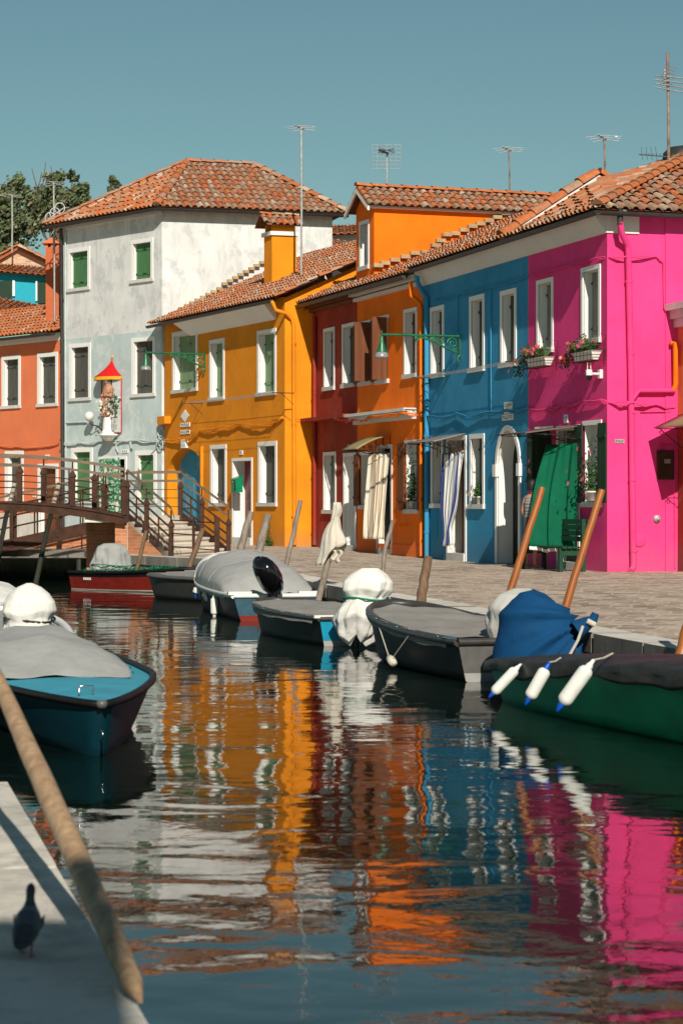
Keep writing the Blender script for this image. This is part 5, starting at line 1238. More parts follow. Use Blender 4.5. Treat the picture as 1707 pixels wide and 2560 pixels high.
def boat(name, label, stern, bow, B, zs, zb, hullmat, trans, gun, deckmat, stripes=None, cover=None, deck=True, grp=None, gr=.035, dko=-.035, **kw):
    Lb = math.hypot(bow[0]-stern[0], bow[1]-stern[1]); t = thing(name, label, 'boat', (0, 0, 0), grp); WLOC[t.name] = Vector((0, 0, 0))
    place(t, stern, bow); hb, zg, pt = hull_fns(Lb, B, zs, zb, **kw)
    mats = [M[hullmat]]+([M[m_] for m_ in stripes[1]] if stripes else []); ks = [0, .12, .25, .4, .55, .7, .85, 1]
    if stripes: ks = sorted(set(ks+[x for r in stripes[0] for x in r]))
    mb = MB(); N_ = 30
    for side in (-1, 1):
        for i in range(N_):
            s0, s1 = i/N_, (i+1)/N_
            for j in range(len(ks)-1):
                mi = 0; kc = (ks[j]+ks[j+1])/2
                if stripes:
                    for q_, r in enumerate(stripes[0]):
                        if r[0] < kc < r[1]: mi = q_+1
                mb.add([pt(s0, ks[j], side), pt(s1, ks[j], side), pt(s1, ks[j+1], side), pt(s0, ks[j+1], side)], [(0, 1, 2, 3)], mi, None, True)
    mb.build('hull', mats, t, merge=True)
    tm = MB(); col_ = [pt(0, k, 1) for k in ks]; cor = [pt(0, k, -1) for k in ks]
    tmats = [M[trans[0]], M[trans[1]]]
    for j in range(len(ks)-1):
        z = (col_[j].z+col_[j+1].z)/2
        tm.add([col_[j], col_[j+1], cor[j+1], cor[j]], [(0, 1, 2, 3)], 1 if z < trans[2] else 0)
    tr = tm.build('transom', tmats, t)
    m_ = MB(); c = (0, 0, zs*.45); m_.tube([(-.0, B*.18, zs*.5), (-.05, B*.18, zs*.5), (-.05, B*.18, zs*.36), (0, B*.18, zs*.36)], .008, 5); m_.build('towing_ring', M['chrome'], tr)
    g = MB()
    path = [pt(i/40, 1, 1) for i in range(41)]+[pt(i/40, 1, -1) for i in range(39, -1, -1)]
    g.tube(path, gr, 7); g.tube([pt(0, 1, 1), pt(0, 1, -1)], gr*.8, 7); g.build('gunwale', M[gun], t)
    if deck:
        dk = MB(); dk.grid(lambda u, v: Vector((pt(u*.995, 1, 1).x, hb(u*.995)*(2*v-1)*.96, zg(u)+dko+.03*math.sin(math.pi*v))), 24, 8); dk.build('deck', M[deckmat], t)
    if cover:
        s0, s1, hgt, mat, skirt = cover[:5]; cv = MB(); N2 = 34; ph = R.uniform(0, 6)
        ribs = cover[5] if len(cover) > 5 else (); wf_ = cover[6] if len(cover) > 6 else 1; pw_ = cover[7] if len(cover) > 7 else .75
        def cf(u, v):
            s = s0+(s1-s0)*u; w = (hb(s)+.03)*wf_; y = w*math.cos(math.pi*v)+(-.12*wf_ if wf_ < 1 else 0); e = math.sin(math.pi*u)**.45 if skirt == 'dome' else min(1, (1-u)*3.2)**.7*min(1, .25+u*4)
            sag = 1-.10*math.cos(u*math.pi*2*(len(ribs) or 2)); z = zg(s)+.02+hgt*e*sag*math.sin(math.pi*v)**(pw_)
            z += .012*math.sin(9*v*math.pi+4*u+ph)*e+.008*math.sin(23*u+7*v)
            z += .05*min(1, hgt*4)*(.35-abs(_no.noise(Vector((u*5+ph, v*4, 1.3))))*1.6)*math.sin(math.pi*v)
            if v < .001 or v > .999: z -= .09
            return Vector((pt(s, 1, 1).x, y, z))
        cv.grid(cf, N2, 20); co = cv.build('cover', M[mat], t)
        st_ = MB()
        for i in range(8):
            p_ = cf((i+.5)/8, .03); st_.lathe([(.014, 0), (.012, .008), (0, .012)], p_+Vector((0, .01, 0)), 8, axis=(0, 1, .2))
            p_ = cf((i+.5)/8, .97); st_.lathe([(.014, 0), (.012, .008), (0, .012)], p_-Vector((0, .01, 0)), 8, axis=(0, -1, .2))
        st_.build('press_studs', M['chrome'], co)
        if skirt == 'dome' and hgt > .4:
            sm_ = MB()
            for uu in (.28, .52, .78): sm_.tube([cf(uu, k/24)+Vector((0, 0, .006)) for k in range(1, 24)], .006, 6)
            sm_.build('seam', M[mat], co)
    return t, hb, zg, pt, Lb
def W2(o, v):
    c, s = math.cos(o.rotation_euler.z), math.sin(o.rotation_euler.z); v = Vector(v)
    return Vector((o.location.x+c*v.x-s*v.y, o.location.y+s*v.x+c*v.y, v.z))
def motor(t, zs, mat='gloss', up=1.0, y=0.0, cowl=True, tilt=0, ms=1):
    """outboard motor on the transom, local frame of the boat"""
    mo = MB(); mo.prism([(-.02, y-.07, zs+.03), (-.02, y+.07, zs+.03), (-.02, y+.07, zs-.2), (-.02, y-.07, zs-.2)], (-.12, 0, 0)); mo.rings([[(-.14+a*.05, y+b*.035, z) for a, b in ((1, 0), (.5, 1), (-1, .7), (-1.6, 0), (-1, -.7), (.5, -1))] for z in (zs+.25, zs-.1, -.25)]); m = mo.build('outboard_motor', M['dgrey'], t)
    if cowl:
        c = MB(); rings = []
        for h, ax, by, dx in ((-.06, .10, .12, 0), (.0, .20, .18, 0), (.12, .26, .215, -.01), (.26, .29, .235, -.02), (.40, .28, .215, -.01), (.50, .23, .17, .02), (.56, .15, .10, .05), (.575, .02, .02, .06)):
            ax *= ms; by *= ms; rings.append([(-.16+dx+ax*math.cos(q)*(1.15 if math.cos(q) < 0 else .95)-h*.25, y+by*math.sin(q)-tilt*h, zs+.10+h*up+.02*math.sin(2*q)) for q in [2*math.pi*k/20 for k in range(20)]])
        c.rings(rings); c.build('cowl', M[mat], m)
    return m
def cover_blob(name, label, base, prof, mat, pleats=9, amp=.05, rz=0, waist=None, ropem='rope', seed=1, lean=(0, 0)):
    """draped canvas over an outboard: prof = (height, half length, half width)"""
    rr = random.Random(seed); ph = [rr.uniform(0, 6.3) for _ in range(6)]; base = Vector(base); mb = MB(); n = 64; rings = []
    from mathutils import noise as NO; sd0 = seed*3.7; prof2 = []
    for i in range(len(prof)-1):
        for k in range(5):
            q = k/5; prof2.append([prof[i][j]*(1-q)+prof[i+1][j]*q for j in range(3)])
    prof2.append(list(prof[-1])); top = prof[-1][0]; c_, s_ = math.cos(rz), math.sin(rz)
    for h, a, b in prof2:
        f = 1-min(1, max(0, (h/top))); row = []
        for k in range(n):
            t = 2*math.pi*k/n
            cr = lambda q: 1-2*abs(math.sin(q/2))**.7
            w = 1+amp*(.2+f)*(cr(pleats*t+ph[0]+1.6*math.sin(3*h/top+ph[3]))+.7*cr((pleats*1.7//1)*t+ph[1]+h*7)+.8*math.sin(2*t+ph[2]+h*2))+.018*math.sin(t*5+h*22+ph[4])
            w += (amp*1.5+.03)*(.35+.65*f)*(.45-abs(NO.noise(Vector((math.cos(t)*4.2+sd0, math.sin(t)*4.2, h*3.2))))*2.4)+.15*NO.noise(Vector((math.cos(t)*1.4, math.sin(t)*1.4+sd0, h*2.6))); x, y = a*math.cos(t)*w, b*math.sin(t)*w; zz = h+(.05*math.sin(2*t+ph[5])+.04*math.sin(5*t+ph[1]))*f
            row.append(base+Vector((x*c_-y*s_+lean[0]*h, x*s_+y*c_+lean[1]*h, zz)))
        rings.append(row)
    mb.rings(rings); o = mb.build(name, mat); tag(o, label, 'cover')
    if waist:
        h, a, b = waist; r_ = MB(); r_.tube([base+Vector((a*math.cos(t)*c_-b*math.sin(t)*s_+lean[0]*h, a*math.cos(t)*s_+b*math.sin(t)*c_+lean[1]*h, h+.02*math.sin(2*t))) for t in [2*math.pi*k/24 for k in range(25)]], .012, 5); r_.build('lashing', M[ropem], o)
    return o
# A teal boat, bow towards the viewer
A_, A_hb, A_zg, A_pt, A_L = boat('motorboat', 'teal boat with grey cover in the left foreground, bow facing the viewer', (-2.85, 19.9), (-1.66, 15.0), 1.46, .40, .38, 'dteal', ('dteal', 'dteal', 0), 'black', 'teal', cover=(.02, .60, .25, 'tarp', 'slope', (), .86, 1.1), gr=.030, dko=-.010, bw=.5, sw=.88, flare=.60, rake=.25, pt_=1.35, root=.8)
m_ = MB(); m_.tube([(A_L*.90, -.1, .41), (A_L*.90, -.1, .47), (A_L*.90, .0, .47), (A_L*.90, .0, .41)], .008, 5); m_.build('cleat', M['chrome'], A_)
m_ = MB(); m_.tube([(A_L-.02, 0, .20), (A_L+.03, 0, .20), (A_L+.03, 0, .15), (A_L-.02, 0, .15)], .009, 5); m_.build('towing_ring', M['chrome'], A_)
for sd_ in ():
    m_ = MB(); m_.tube([A_pt(.45+.5*k/12, .42+.10*k/12, sd_)+Vector((0, .015*sd_, 0)) for k in range(13)], [.012+.03*math.sin(math.pi*k/12) for k in range(13)], 8); m_.build('strake', M['teal'], A_)
m_ = MB(); m_.lathe([(.0, -.03), (.035, -.026), (.04, 0), (.035, .022), (0, .03)], (A_L-.01, 0, .385), 12); m_.build('bow_pad', M['mgrey'], A_)
# B white boat behind it, with wrapped motor
B_, *_r = boat('motorboat', 'white boat behind the teal boat, its motor wrapped in white canvas', (-3.35, 21.6), (-4.3, 26.3), 1.5, .40, .5, 'whitep', ('whitep', 'whitep', 0), 'whitep', 'lgrey', stripes=([(.45, .75)], ['iron']), gr=.04)
motor(B_, .40, cowl=False)
cover_blob('motor_cover', 'white canvas wrapped motor tied with dark cord, at the left edge', (-3.08, 21.35, .08), [(0, .33, .30), (.25, .31, .27), (.42, .275, .25), (.55, .235, .22), (.63, .285, .25), (.72, .265, .235), (.80, .21, .19), (.87, .12, .11), (.91, .03, .03)], M['tarpw'], 11, .045, waist=(.55, .25, .235), ropem='iron', seed=4)
K_, *_r = boat('motorboat', 'white and navy boat mostly cut off by the left edge', (-5.6, 31.5), (-4.45, 25.9), 1.5, .45, .55, 'whitep', ('whitep', 'whitep', 0), 'whitep', 'whitep', stripes=([(.45, .8)], ['tarpb']), cover=(.1, .93, .30, 'tarpw', 'dome'), gr=.04)
# C red and black boat by the bridge
C_, C_hb, C_zg, C_pt, C_L = boat('motorboat', 'red and black boat with green netting moored by the brick wall', (-5.35, 44.9), (-2.75, 42.7), 1.0, .36, .50, 'hullred', ('black', 'hullred', .1), 'black', 'dgrey', stripes=([(.62, .80), (.80, 1.0), (.10, .30)], ['hullred', 'black', 'rope']), gr=.035, bw=.55, rake=.4)
m_ = MB(); foliage_c = [(.0, .16, .06), (.01, .10, .04), (.02, .22, .1)]
for _ in range(900):
    s = R.uniform(.12, .85); p_ = C_pt(s, 1, -1 if R.random() < .5 else 1); c = p_+Vector((R.gauss(0, .02), R.uniform(-.02, .05)*(1 if p_.y < 0 else -1), .03+abs(R.gauss(0, .03))))
    d = Vector((R.gauss(0, 1), R.gauss(0, 1), R.gauss(0, .4))).normalized()*.035; e = d.orthogonal().normalized()*.008; m_.add([c-d, c+e, c+d, c-e], [(0, 1, 2, 3)], 0, R.choice(foliage_c))
m_.build('netting', leafm, C_)
m_ = MB()
for k in range(4): box_ = (C_L*.16+k*.055, -C_hb(.2)-.01, .20); m_.box((C_L*.14+k*.06, -C_pt(.2, .72, 1).y-.012, .21), (.035, 0, 0), (0, .006, 0), (0, 0, .05)); 
m_.build('registration', M['whitep'], C_)
motor(C_, .36, cowl=False)
cover_blob('motor_cover', 'pale grey motor cover tied with green cord on the red boat', (-4.72, 44.45, .38), [(0, .42, .28), (.15, .40, .27), (.35, .36, .25), (.50, .30, .22), (.57, .18, .12), (.58, .04, .04)], M['tarp'], 8, .06, waist=(.13, .43, .30), ropem='gropr', seed=8)
# D dark grey boat
D_, D_hb, D_zg, D_pt, D_L = boat('motorboat', 'plain dark grey boat between the red boat and the tarpaulin covered boat', (-1.9, 39.2), (-3.55, 41.3), 1.1, .40, .42, 'dgrey', ('dgrey', 'dgrey', 0), 'mgrey', 'mgrey', gr=.04, bw=.5, rake=.25)
m_ = MB(); m_.box((D_L*.15, -.38, .43), (D_L*.5, 0, 0), (0, .76, 0), (0, 0, .07)); m_.box((D_L*.30, -.30, .505), (D_L*.22, 0, 0), (0, .5, 0), (0, 0, .03)); m_.build('hatch', M['lgrey'], D_)
# E tarpaulin covered boat with black outboard
E_, E_hb, E_zg, E_pt, E_L = boat('motorboat', 'boat under a domed pale tarpaulin with glossy black outboard and faded blue stern', (-1.0, 32.7), (-2.15, 38.6), 1.48, .38, .50, 'black', ('steelb', 'hullred', .07), 'whitep', 'whitep', cover=(.10, .93, .52, 'tarp', 'dome', (1, 2, 3)), gr=.045, sw=.86, bw=.45, flare=.75)
m_ = MB(); g_ = lambda u, v: (lambda s: Vector((E_pt(s, 1, 1).x, (E_hb(s)+.045)*math.cos(math.pi*v), E_zg(s)+.03+.57*math.sin(math.pi*u*.5+.25)**.8*math.sin(math.pi*v)**.75*(1-max(0, (s-.8))*3.6))))(.70+.26*u)
m_.grid(lambda u, v: g_(u, v), 8, 20); solid(m_.build('lit_bow_sheet', M['tarpw'], E_), .01)  # white sheet over the bow paints the sunlit side of the tarpaulin
m_ = MB(); m_.box((-.02, -.72, .395), (.14, 0, 0), (0, .36, 0), (0, 0, .05)); m_.box((-.02, .36, .395), (.14, 0, 0), (0, .36, 0), (0, 0, .05)); m_.build('stern_trim', M['whitep'], E_)
motor(E_, .38, y=.06, up=.85, tilt=-.35, ms=.88)
# F black boat with cyan transom
F_, F_hb, F_zg, F_pt, F_L = boat('motorboat', 'black boat with bright cyan transom and flat grey cover', (.14, 27.0), (-.98, 30.9), 1.18, .34, .40, 'black', ('cyan', 'lgrey', .09), 'dgrey', 'lgrey', cover=(.04, .9, .05, 'taupe', 'slope'), gr=.04, sw=.72, bw=.45, flare=.8)
m_ = MB(); m_.box((-.015, -.5, .35), (.06, 0, 0), (0, 1.0, 0), (0, 0, .035)); m_.build('stern_trim', M['whitep'], F_); motor(F_, .34, cowl=False)
cover_blob('motor_cover', 'white canvas motor cover bound with a green rope, behind the cyan transom', (.19, 26.6, .10), [(0, .12, .10), (.08, .26, .16), (.26, .34, .26), (.40, .30, .24), (.48, .25, .20), (.53, .245, .2), (.62, .31, .24), (.72, .30, .22), (.81, .22, .15), (.88, .10, .06)], M['tarpw'], 9, .065, waist=(.51, .265, .22), ropem='gropr', seed=27, lean=(.18, 0))
# G large dark grey boat
G_, G_hb, G_zg, G_pt, G_L = boat('motorboat', 'large dark grey boat with pale flat cover and grey transom at centre right', (1.68, 21.6), (.60, 25.5), 1.26, .40, .60, 'black', ('mgrey', 'lgrey', .08), 'dgrey', 'lgrey', cover=(.06, .88, .04, 'taupe', 'slope'), gr=.05, sw=.86, bw=.5, flare=.78, rake=.35)
m_ = MB()
for s in (-1, 1): m_.tube([(-.02, s*.55, .43), (.28, s*.60, .43)], .02, 8)
m_.build('stern_cleats', M['chrome'], G_); motor(G_, .40, cowl=False)
m_ = MB(); fb = G_pt(.42, 1, 1)+Vector((0, .09, -.33)); m_.lathe([(.0, -.09), (.04, -.08), (.05, 0), (.04, .08), (0, .09)], fb, 12, axis=(1, 0, .3)); fl_ = m_.build('float', M['rag'], G_)
m_ = MB(); m_.tube([G_pt(.62, 1, 1)+Vector((0, .03, .02)), fb+Vector((.08, .0, .02))], .007, 5); m_.tube([G_pt(.30, 1, 1)+Vector((0, .03, .02)), fb+Vector((-.08, 0, .05)), ], .007, 5); m_.build('rope', M['rope'], G_)
# G's motor under mesh cloth and blue canvas
cover_blob('mesh_cover', 'white mesh cloth on the motor in front of the blue canvas', (1.78, 21.75, .12), [(0, .08, .10), (.15, .22, .18), (.4, .34, .28), (.60, .34, .27), (.74, .24, .2), (.80, .08, .06)], M['tarpm'], 7, .05, seed=22, lean=(.05, .1))
gp = P(1482, 1552, 20.4); bc = Vector((1.88, 20.66, .26)); mb = MB()
def blue(u, v):
    t = 2*math.pi*u; k = v; prof_ = [(0, .46, .36), (.12, .44, .35), (.30, .40, .32), (.48, .34, .27), (.60, .24, .19), (.67, .14, .10), (.70, .05, .04), (.705, .0, .0)]
    q = k*(len(prof_)-1); i_ = min(int(q), len(prof_)-2); f = q-i_; h, a, b = [prof_[i_][j_]*(1-f)+prof_[i_+1][j_]*f for j_ in range(3)]
    p = bc+Vector((a*math.cos(t)-.10*(h-.1)*0+(-.10 if h > .3 else 0)*(h-.3), b*math.sin(t), h)); d = p-gp; dist = d.length; phi = math.atan2(d.z, -d.x)
    nrm = Vector((math.cos(t), math.sin(t)*1.2, .4)).normalized(); wgt = math.exp(-dist/.38)
    fold = .085*wgt*(1-2*abs(math.sin(phi*11+dist*3))**.8)+.034*(1-2*abs(math.sin(phi*5.5+1+dist*2))**.8)*math.exp(-abs(dist-.4)/.5)
    pull = .55*max(0, 1-dist/.42)**1.5*(.4+.6*(h > .05)); p = p+nrm*fold; return p.lerp(gp, pull)
mb.grid(blue, 120, 40); bco = mb.build('motor_cover', M['tarpb']); tag(bco, 'bright blue canvas cover gathered over the big outboard motor', 'cover')
bt_ = P(1478, 1545, 20.9); m_ = MB(); m_.tube([P(1400, 1590, 20.7), P(1450, 1568, 20.8), P(1468, 1560, 20.9), bt_, P(1486, 1535, 20.9)], [.14, .10, .06, .055, .035], 12) if 0 else m_.tube([P(1440, 1575, 20.4), P(1470, 1556, 20.4), P(1482, 1548, 20.4), P(1488, 1533, 20.4)], [.10, .06, .045, .035], 12); m_.build('gathered_end', M['tarpb'], bco)
m_ = MB(); m_.tube([P(1456, 1565, 20.32), P(1444, 1600, 20.3), P(1422, 1640, 20.3)], .016, 6); m_.tube([P(1466, 1552, 20.33), P(1486, 1562, 20.33)], .03, 6); m_.build('strap', M['rope'], bco)
# H green boat with black tarpaulin
H_, H_hb, H_zg, H_pt, H_L = boat('motorboat', 'green boat under a black tarpaulin with three white fenders, lower right', (3.75, 13.6), (1.42, 19.95), 1.02, .62, .30, 'hullg', ('hullg', 'hullg', 0), 'black', 'dgrey', gr=.04, sw=.95, bw=.35, flare=.62, rake=.35, pz_=1.25)
m_ = MB()
def hf(u, v):
    s = .02+.95*u; w = H_hb(s)+.05; t = v; e = min(1, (1-u)*3)**.6; hem = .07+.035*math.sin(u*17+1)+.02*math.sin(u*41)
    if t < .12: return Vector((H_pt(s, 1, 1).x, w+.02*math.sin(u*60), H_zg(s)-hem*(1-t/.12)))
    if t > .88: return Vector((H_pt(s, 1, 1).x, -w-.02*math.sin(u*55), H_zg(s)-hem*((t-.88)/.12)))
    k = (t-.12)/.76; return Vector((H_pt(s, 1, 1).x, w*math.cos(math.pi*k), H_zg(s)+.03+.07*e*math.sin(math.pi*k)**.8+.015*math.sin(u*31+5*k)))
m_.grid(hf, 70, 28); solid(m_.build('tarpaulin', M['tarpk'], H_), .008)
m_ = MB(); p_ = H_pt(1, 1, 1); m_.tube([p_+Vector((-.1, .05, 0)), p_+Vector((.06, .0, -.02)), p_+Vector((-.1, -.05, 0))], .04, 8); m_.build('bow_pad', M['dgrey'], H_)
# ---- fenders
def fender(label, top, bot, r, caps_=(0, 1), grp=None, attach=None):
    top, bot = Vector(top), Vector(bot); ax = (top-bot); Lf = ax.length; ax.normalize(); t = thing('fender', label, 'fender', bot, grp)
    m_ = MB(); m_.lathe([(r*.45, 0), (r*.75, Lf*.035), (r*.97, Lf*.10), (r, Lf*.16), (r, Lf*.84), (r*.97, Lf*.90), (r*.75, Lf*.965), (r*.45, Lf)], bot, 20, axis=ax); m_.build('body', M['fend'], t)
    for i, q in enumerate(((bot, -1), (top, 1))):
        m_ = MB(); m_.lathe([(r*.50, -.012*q[1]), (r*.48, r*.25*q[1]), (r*.28, r*.7*q[1]), (r*.22, r*1.15*q[1]), (.0, r*1.2*q[1])], q[0], 12, axis=ax); m_.build('end_cap', M['bcap'] if i in caps_ else M['fend'], t)
    if attach is not None:
        m_ = MB(); a_ = top+ax*r*1.1; at_ = Vector(attach); m_.tube([a_, (a_+at_)/2+Vector((0, -.01, -.01)), at_], .010, 5); m_.build('rope', M['rope'], t)
    return t
G3 = 'fenders hung on the green boat'
fender('smallest of the green boat fenders, nearest its tip', P(1290, 1672, 18.35), P(1232, 1733, 18.35), .046, (0,), G3, P(1330, 1652, 18.5))
fender('middle fender on the green boat, with a bright blue top cap', P(1364, 1672, 17.35), P(1322, 1746, 17.35), .053, (0, 1), G3, P(1400, 1645, 17.8))
fender('largest fender on the green boat, rightmost of three, all white top', P(1470, 1668, 16.4), P(1404, 1760, 16.4), .060, (0,), G3, P(1530, 1634, 17.0))
G4 = 'fenders hung on the tarpaulin covered boat'
fender('long cream fender hanging upright beside the faded blue stern', P(536, 1494, 34.0), P(536, 1537, 34.0), .060, (), G4, P(535, 1478, 34.2))
fender('round fender with dark blue end hanging beside the covered boat', P(496, 1470, 36.0), P(492, 1484, 36.0), .075, (0, 1), G4, P(492, 1447, 36.4))
fender('tilted white fender between the blue ended one and the long cream one', P(512, 1480, 35.2), P(524, 1500, 35.2), .068, (), G4, P(513, 1460, 35.6))
# ------------------------------------------------------------------ mooring poles
def mpole(label, pts, r, mat, name='mooring_pole', band=None):
    """pts: (X, Y, distance) from top down, carried on below the water"""
    w = [P(*p) for p in pts]; d = (w[-1]-w[-2]).normalized()
    if w[-1].z > 0: w.append(w[-1]+d*((w[-1].z+.25)/max(.2, -d.z)))
    path = []
    for i in range(len(w)-1):
        for k in range(4):
            p = w[i].lerp(w[i+1], k/4); path.append(p+Vector((R.uniform(-1, 1), R.uniform(-1, 1), 0))*r*.12)
    path.append(w[-1]); n = len(path)
    mb = MB(); mb.tube(path, [r*(.86+.2*i/n) for i in range(n)], 12); o = mb.build(name, M[mat]); tag(o, label, 'mooring pole'); return o
mpole('pale mooring pole behind the footbridge railing at the left edge', [(37, 1208, 49.0), (10, 1320, 48.9), (-14, 1460, 48.8)], .058, 'polelit')
mpole('pale leaning mooring pole behind the footbridge, in front of the brown salmon house door', [(149, 1206, 48.8), (118, 1325, 48.75), (97, 1425, 48.7)], .062, 'polelit')
mpole('thin brown pole in front of the brick abutment', [(366, 1328, 44.6), (347, 1405, 44.4)], .045, 'polebr')
mpole('brown pole leaning in front of the white stone steps', [(508, 1322, 42.9), (474, 1418, 42.7)], .06, 'polebr')
mpole('grey split topped pole just left of the door with the mailbox', [(627, 1280, 39.0), (610, 1345, 38.9), (592, 1400, 38.8)], .072, 'pole')
mpole('grey pole with chained top below the ochre house window', [(671, 1286, 37.6), (655, 1345, 37.5), (640, 1400, 37.4)], .076, 'pole')
mpole('slender grey pole in front of the ochre side wall', [(751, 1251, 35.6), (735, 1330, 35.5), (712, 1425, 35.3)], .043, 'pole')
mpole('pole wrapped with a hanging canvas rag', [(842, 1262, 32.8), (826, 1380, 32.6), (802, 1478, 32.4)], .050, 'pole')
mpole('crooked thin driftwood pole in front of the orange house', [(981, 1301, 28.6), (975, 1330, 28.6), (962, 1370, 28.5), (957, 1425, 28.4)], .030, 'pole')
mpole('thick short weathered post behind the large dark grey boat', [(1069, 1394, 26.0), (1060, 1450, 25.9), (1050, 1515, 25.8)], .062, 'polebr')
mpole('varnished orange pole in front of the green curtain, left of the pair', [(1355, 1219, 22.6), (1312, 1355, 22.5), (1262, 1515, 22.4)], .041, 'poleor')
mpole('varnished orange pole beside the green bench, right of the pair', [(1504, 1225, 21.5), (1460, 1365, 21.4), (1412, 1520, 21.3)], .041, 'poleor')
mpole('orange brown pole at the right edge of the picture', [(1775, 1350, 18.0), (1722, 1555, 17.9), (1702, 1640, 17.8)], .055, 'poleor')
# rag
rg = MB(); tp = P(842, 1262, 32.6)
def rag(u, v):
    t = 2*math.pi*u; h = P(0, 1256+v*128, 32.6).z; cx = 842-20*v; w = (16+6*math.sin(v*9))*.5 if v < .32 else 9+27*((v-.32)/.68)**.8
    w = w*(1+.10*math.sin(4*t+3*v)+.08*math.sin(7*t)); c = P(cx+(6*v if v > .3 else 0), HY, 32.55)
    return Vector((c.x+w*32.6/F*math.cos(t)+.02*math.sin(9*v), c.y+w*.8*32.6/F*math.sin(t), h-.06*v*math.sin(2*t+.6)-(.04 if v > .99 else 0)*math.sin(5*t)+.14*v*v*math.cos(t)))
rg.grid(rag, 48, 24); rgo = solid(rg.build('rag', M['rag']), .008); tag(rgo, 'dirty cream canvas rag tied over the top of a mooring pole', 'cloth')
m_ = MB(); c = P(838, 1298, 32.55); m_.tube([c+Vector((.055*math.cos(t), .05*math.sin(t), 0)) for t in [k*math.pi/6 for k in range(13)]], .006, 5); m_.build('cord', M['rope'], rgo)
m_ = MB(); m_.grid(lambda u, v: P(832+22*u+5*math.sin(6*v), 1375+34*v*(1-.5*abs(u-.6)), 32.4+.06*math.sin(6*u)), 8, 8); solid(m_.build('torn_end', M['rag'], rgo), .006)
# near tan pole, sharpened end over the quay edge
t0 = P(351, 2503, 6.35); t1 = P(-60, 1575, 9.6); dd = (t1-t0); path = [t0+dd*(k/14)+Vector((R.uniform(-.002, .002), 0, R.uniform(-.002, .002))) for k in range(15)]
mb = MB(); mb.tube([t0]+[t0+dd.normalized()*.10]+path[1:], [.008]+[.032]+[.037+.006*math.sin(k*.4) for k in range(14)], 18); tag(mb.build('mooring_pole', M['poletan']), 'smooth tan pole with pointed tip slanting across the lower left foreground', 'mooring pole')
# ------------------------------------------------------------------ pigeon
pz = .305; pc = PZ(68, 2388, .3); pg = thing('pigeon', 'dark grey pigeon walking away on the near stone quay', 'pigeon', pc)
pm, nt_, N_, Lk, b_ = newmat('pigeon_feathers'); a_ = N_.new('ShaderNodeVertexColor'); a_.layer_name = 'tint'; f_ = nz(N_, Lk, wpos(N_), 60, 4, .6); Lk.new(mix(N_, Lk, 1.0, a_.outputs['Color'], ramp(N_, Lk, f_, [(.3, .6), (.7, 1.1)]), 'MULTIPLY'), b_.inputs['Base Color']); b_.inputs['Roughness'].default_value = .55
fw = Vector((.04, .99, 0)).normalized(); rt = Vector((fw.y, -fw.x, 0)); up = Vector((0, 0, 1))
def pr(c, d, a, b, n=20):   # ring at c, normal d
    s = d.cross(rt).normalized(); return [pc+c+rt*a*math.cos(2*math.pi*k/n)+s*b*math.sin(2*math.pi*k/n) for k in range(n)]
sk_ = [(-.125, .045, .006, .004, 0), (-.105, .048, .022, .008, 0), (-.07, .062, .034, .022, 0), (-.035, .080, .043, .038, 1), (.0, .096, .046, .046, 1), (.03, .112, .043, .045, 2), (.05, .130, .034, .036, 2), (.058, .150, .022, .024, 3), (.060, .168, .015, .017, 3), (.063, .184, .014, .016, 4), (.068, .200, .0155, .018, 4), (.075, .212, .013, .015, 4), (.082, .219, .006, .007, 4)]
sk_ = [(x*1.0, z, a, b, c) for x, z, a, b, c in sk_]; cols = [(.05, .05, .055), (.09, .095, .11), (.15, .18, .23), (.04, .09, .07), (.05, .055, .07)]
mb = MB(); rr_ = []
for i, (x, z, a, b, c) in enumerate(sk_):
    nx_ = sk_[min(i+1, len(sk_)-1)]; pv = sk_[max(i-1, 0)]; d = (fw*(nx_[0]-pv[0])+up*(nx_[1]-pv[1])).normalized(); rr_.append(pr(fw*x+up*z, d, a, b))
for i in range(len(rr_)-1): mb.rings([rr_[i], rr_[i+1]], 0, cols[sk_[i][4]], True, cap=(i in (0,)))
mb.poly(rr_[-1], 0, cols[4]); mb.build('body', pm, pg, merge=True)
for s in (-1, 1):
    m_ = MB(); m_.grid(lambda u, v: pc+fw*(.045-.15*u)+up*(.112-.055*u+.03*(v-.5)*(1-.6*u))+rt*s*(.045*(1-.75*u**1.5)+.004), 8, 4, 0, lambda u, v: (.02, .02, .022) if .45 < u < .6 or u > .85 else (.10, .115, .135)); solid(m_.build('wing', pm, pg), .003)
    m_ = MB(); l0 = pc+rt*s*.02+up*.06+fw*(-.01 if s > 0 else .02); l1 = pc+rt*s*.021+fw*(-.03 if s > 0 else .03)+up*.004; m_.tube([l0, (l0+l1)/2-fw*.01, l1], [.007, .0035, .003], 6)
    for ang in (-.5, 0, .5, math.pi): dd_ = fw*math.cos(ang)+rt*math.sin(ang); m_.tube([l1, l1+dd_*.022-up*.002], [.0028, .0015], 5)
    m_.build('leg', plain('pink_pigeon_leg', (.35, .08, .06)), pg)
    m_ = MB(); m_.lathe([(0, -.001), (.003, 0), (0, .002)], pc+fw*.076+up*.205+rt*s*.0135, 8, axis=rt*s); m_.build('eye', M['poleor'], pg)
m_ = MB(); m_.tube([pc+fw*.082+up*.214, pc+fw*.102+up*.207], [.0045, .001], 6); m_.build('beak', M['dgrey'], pg)
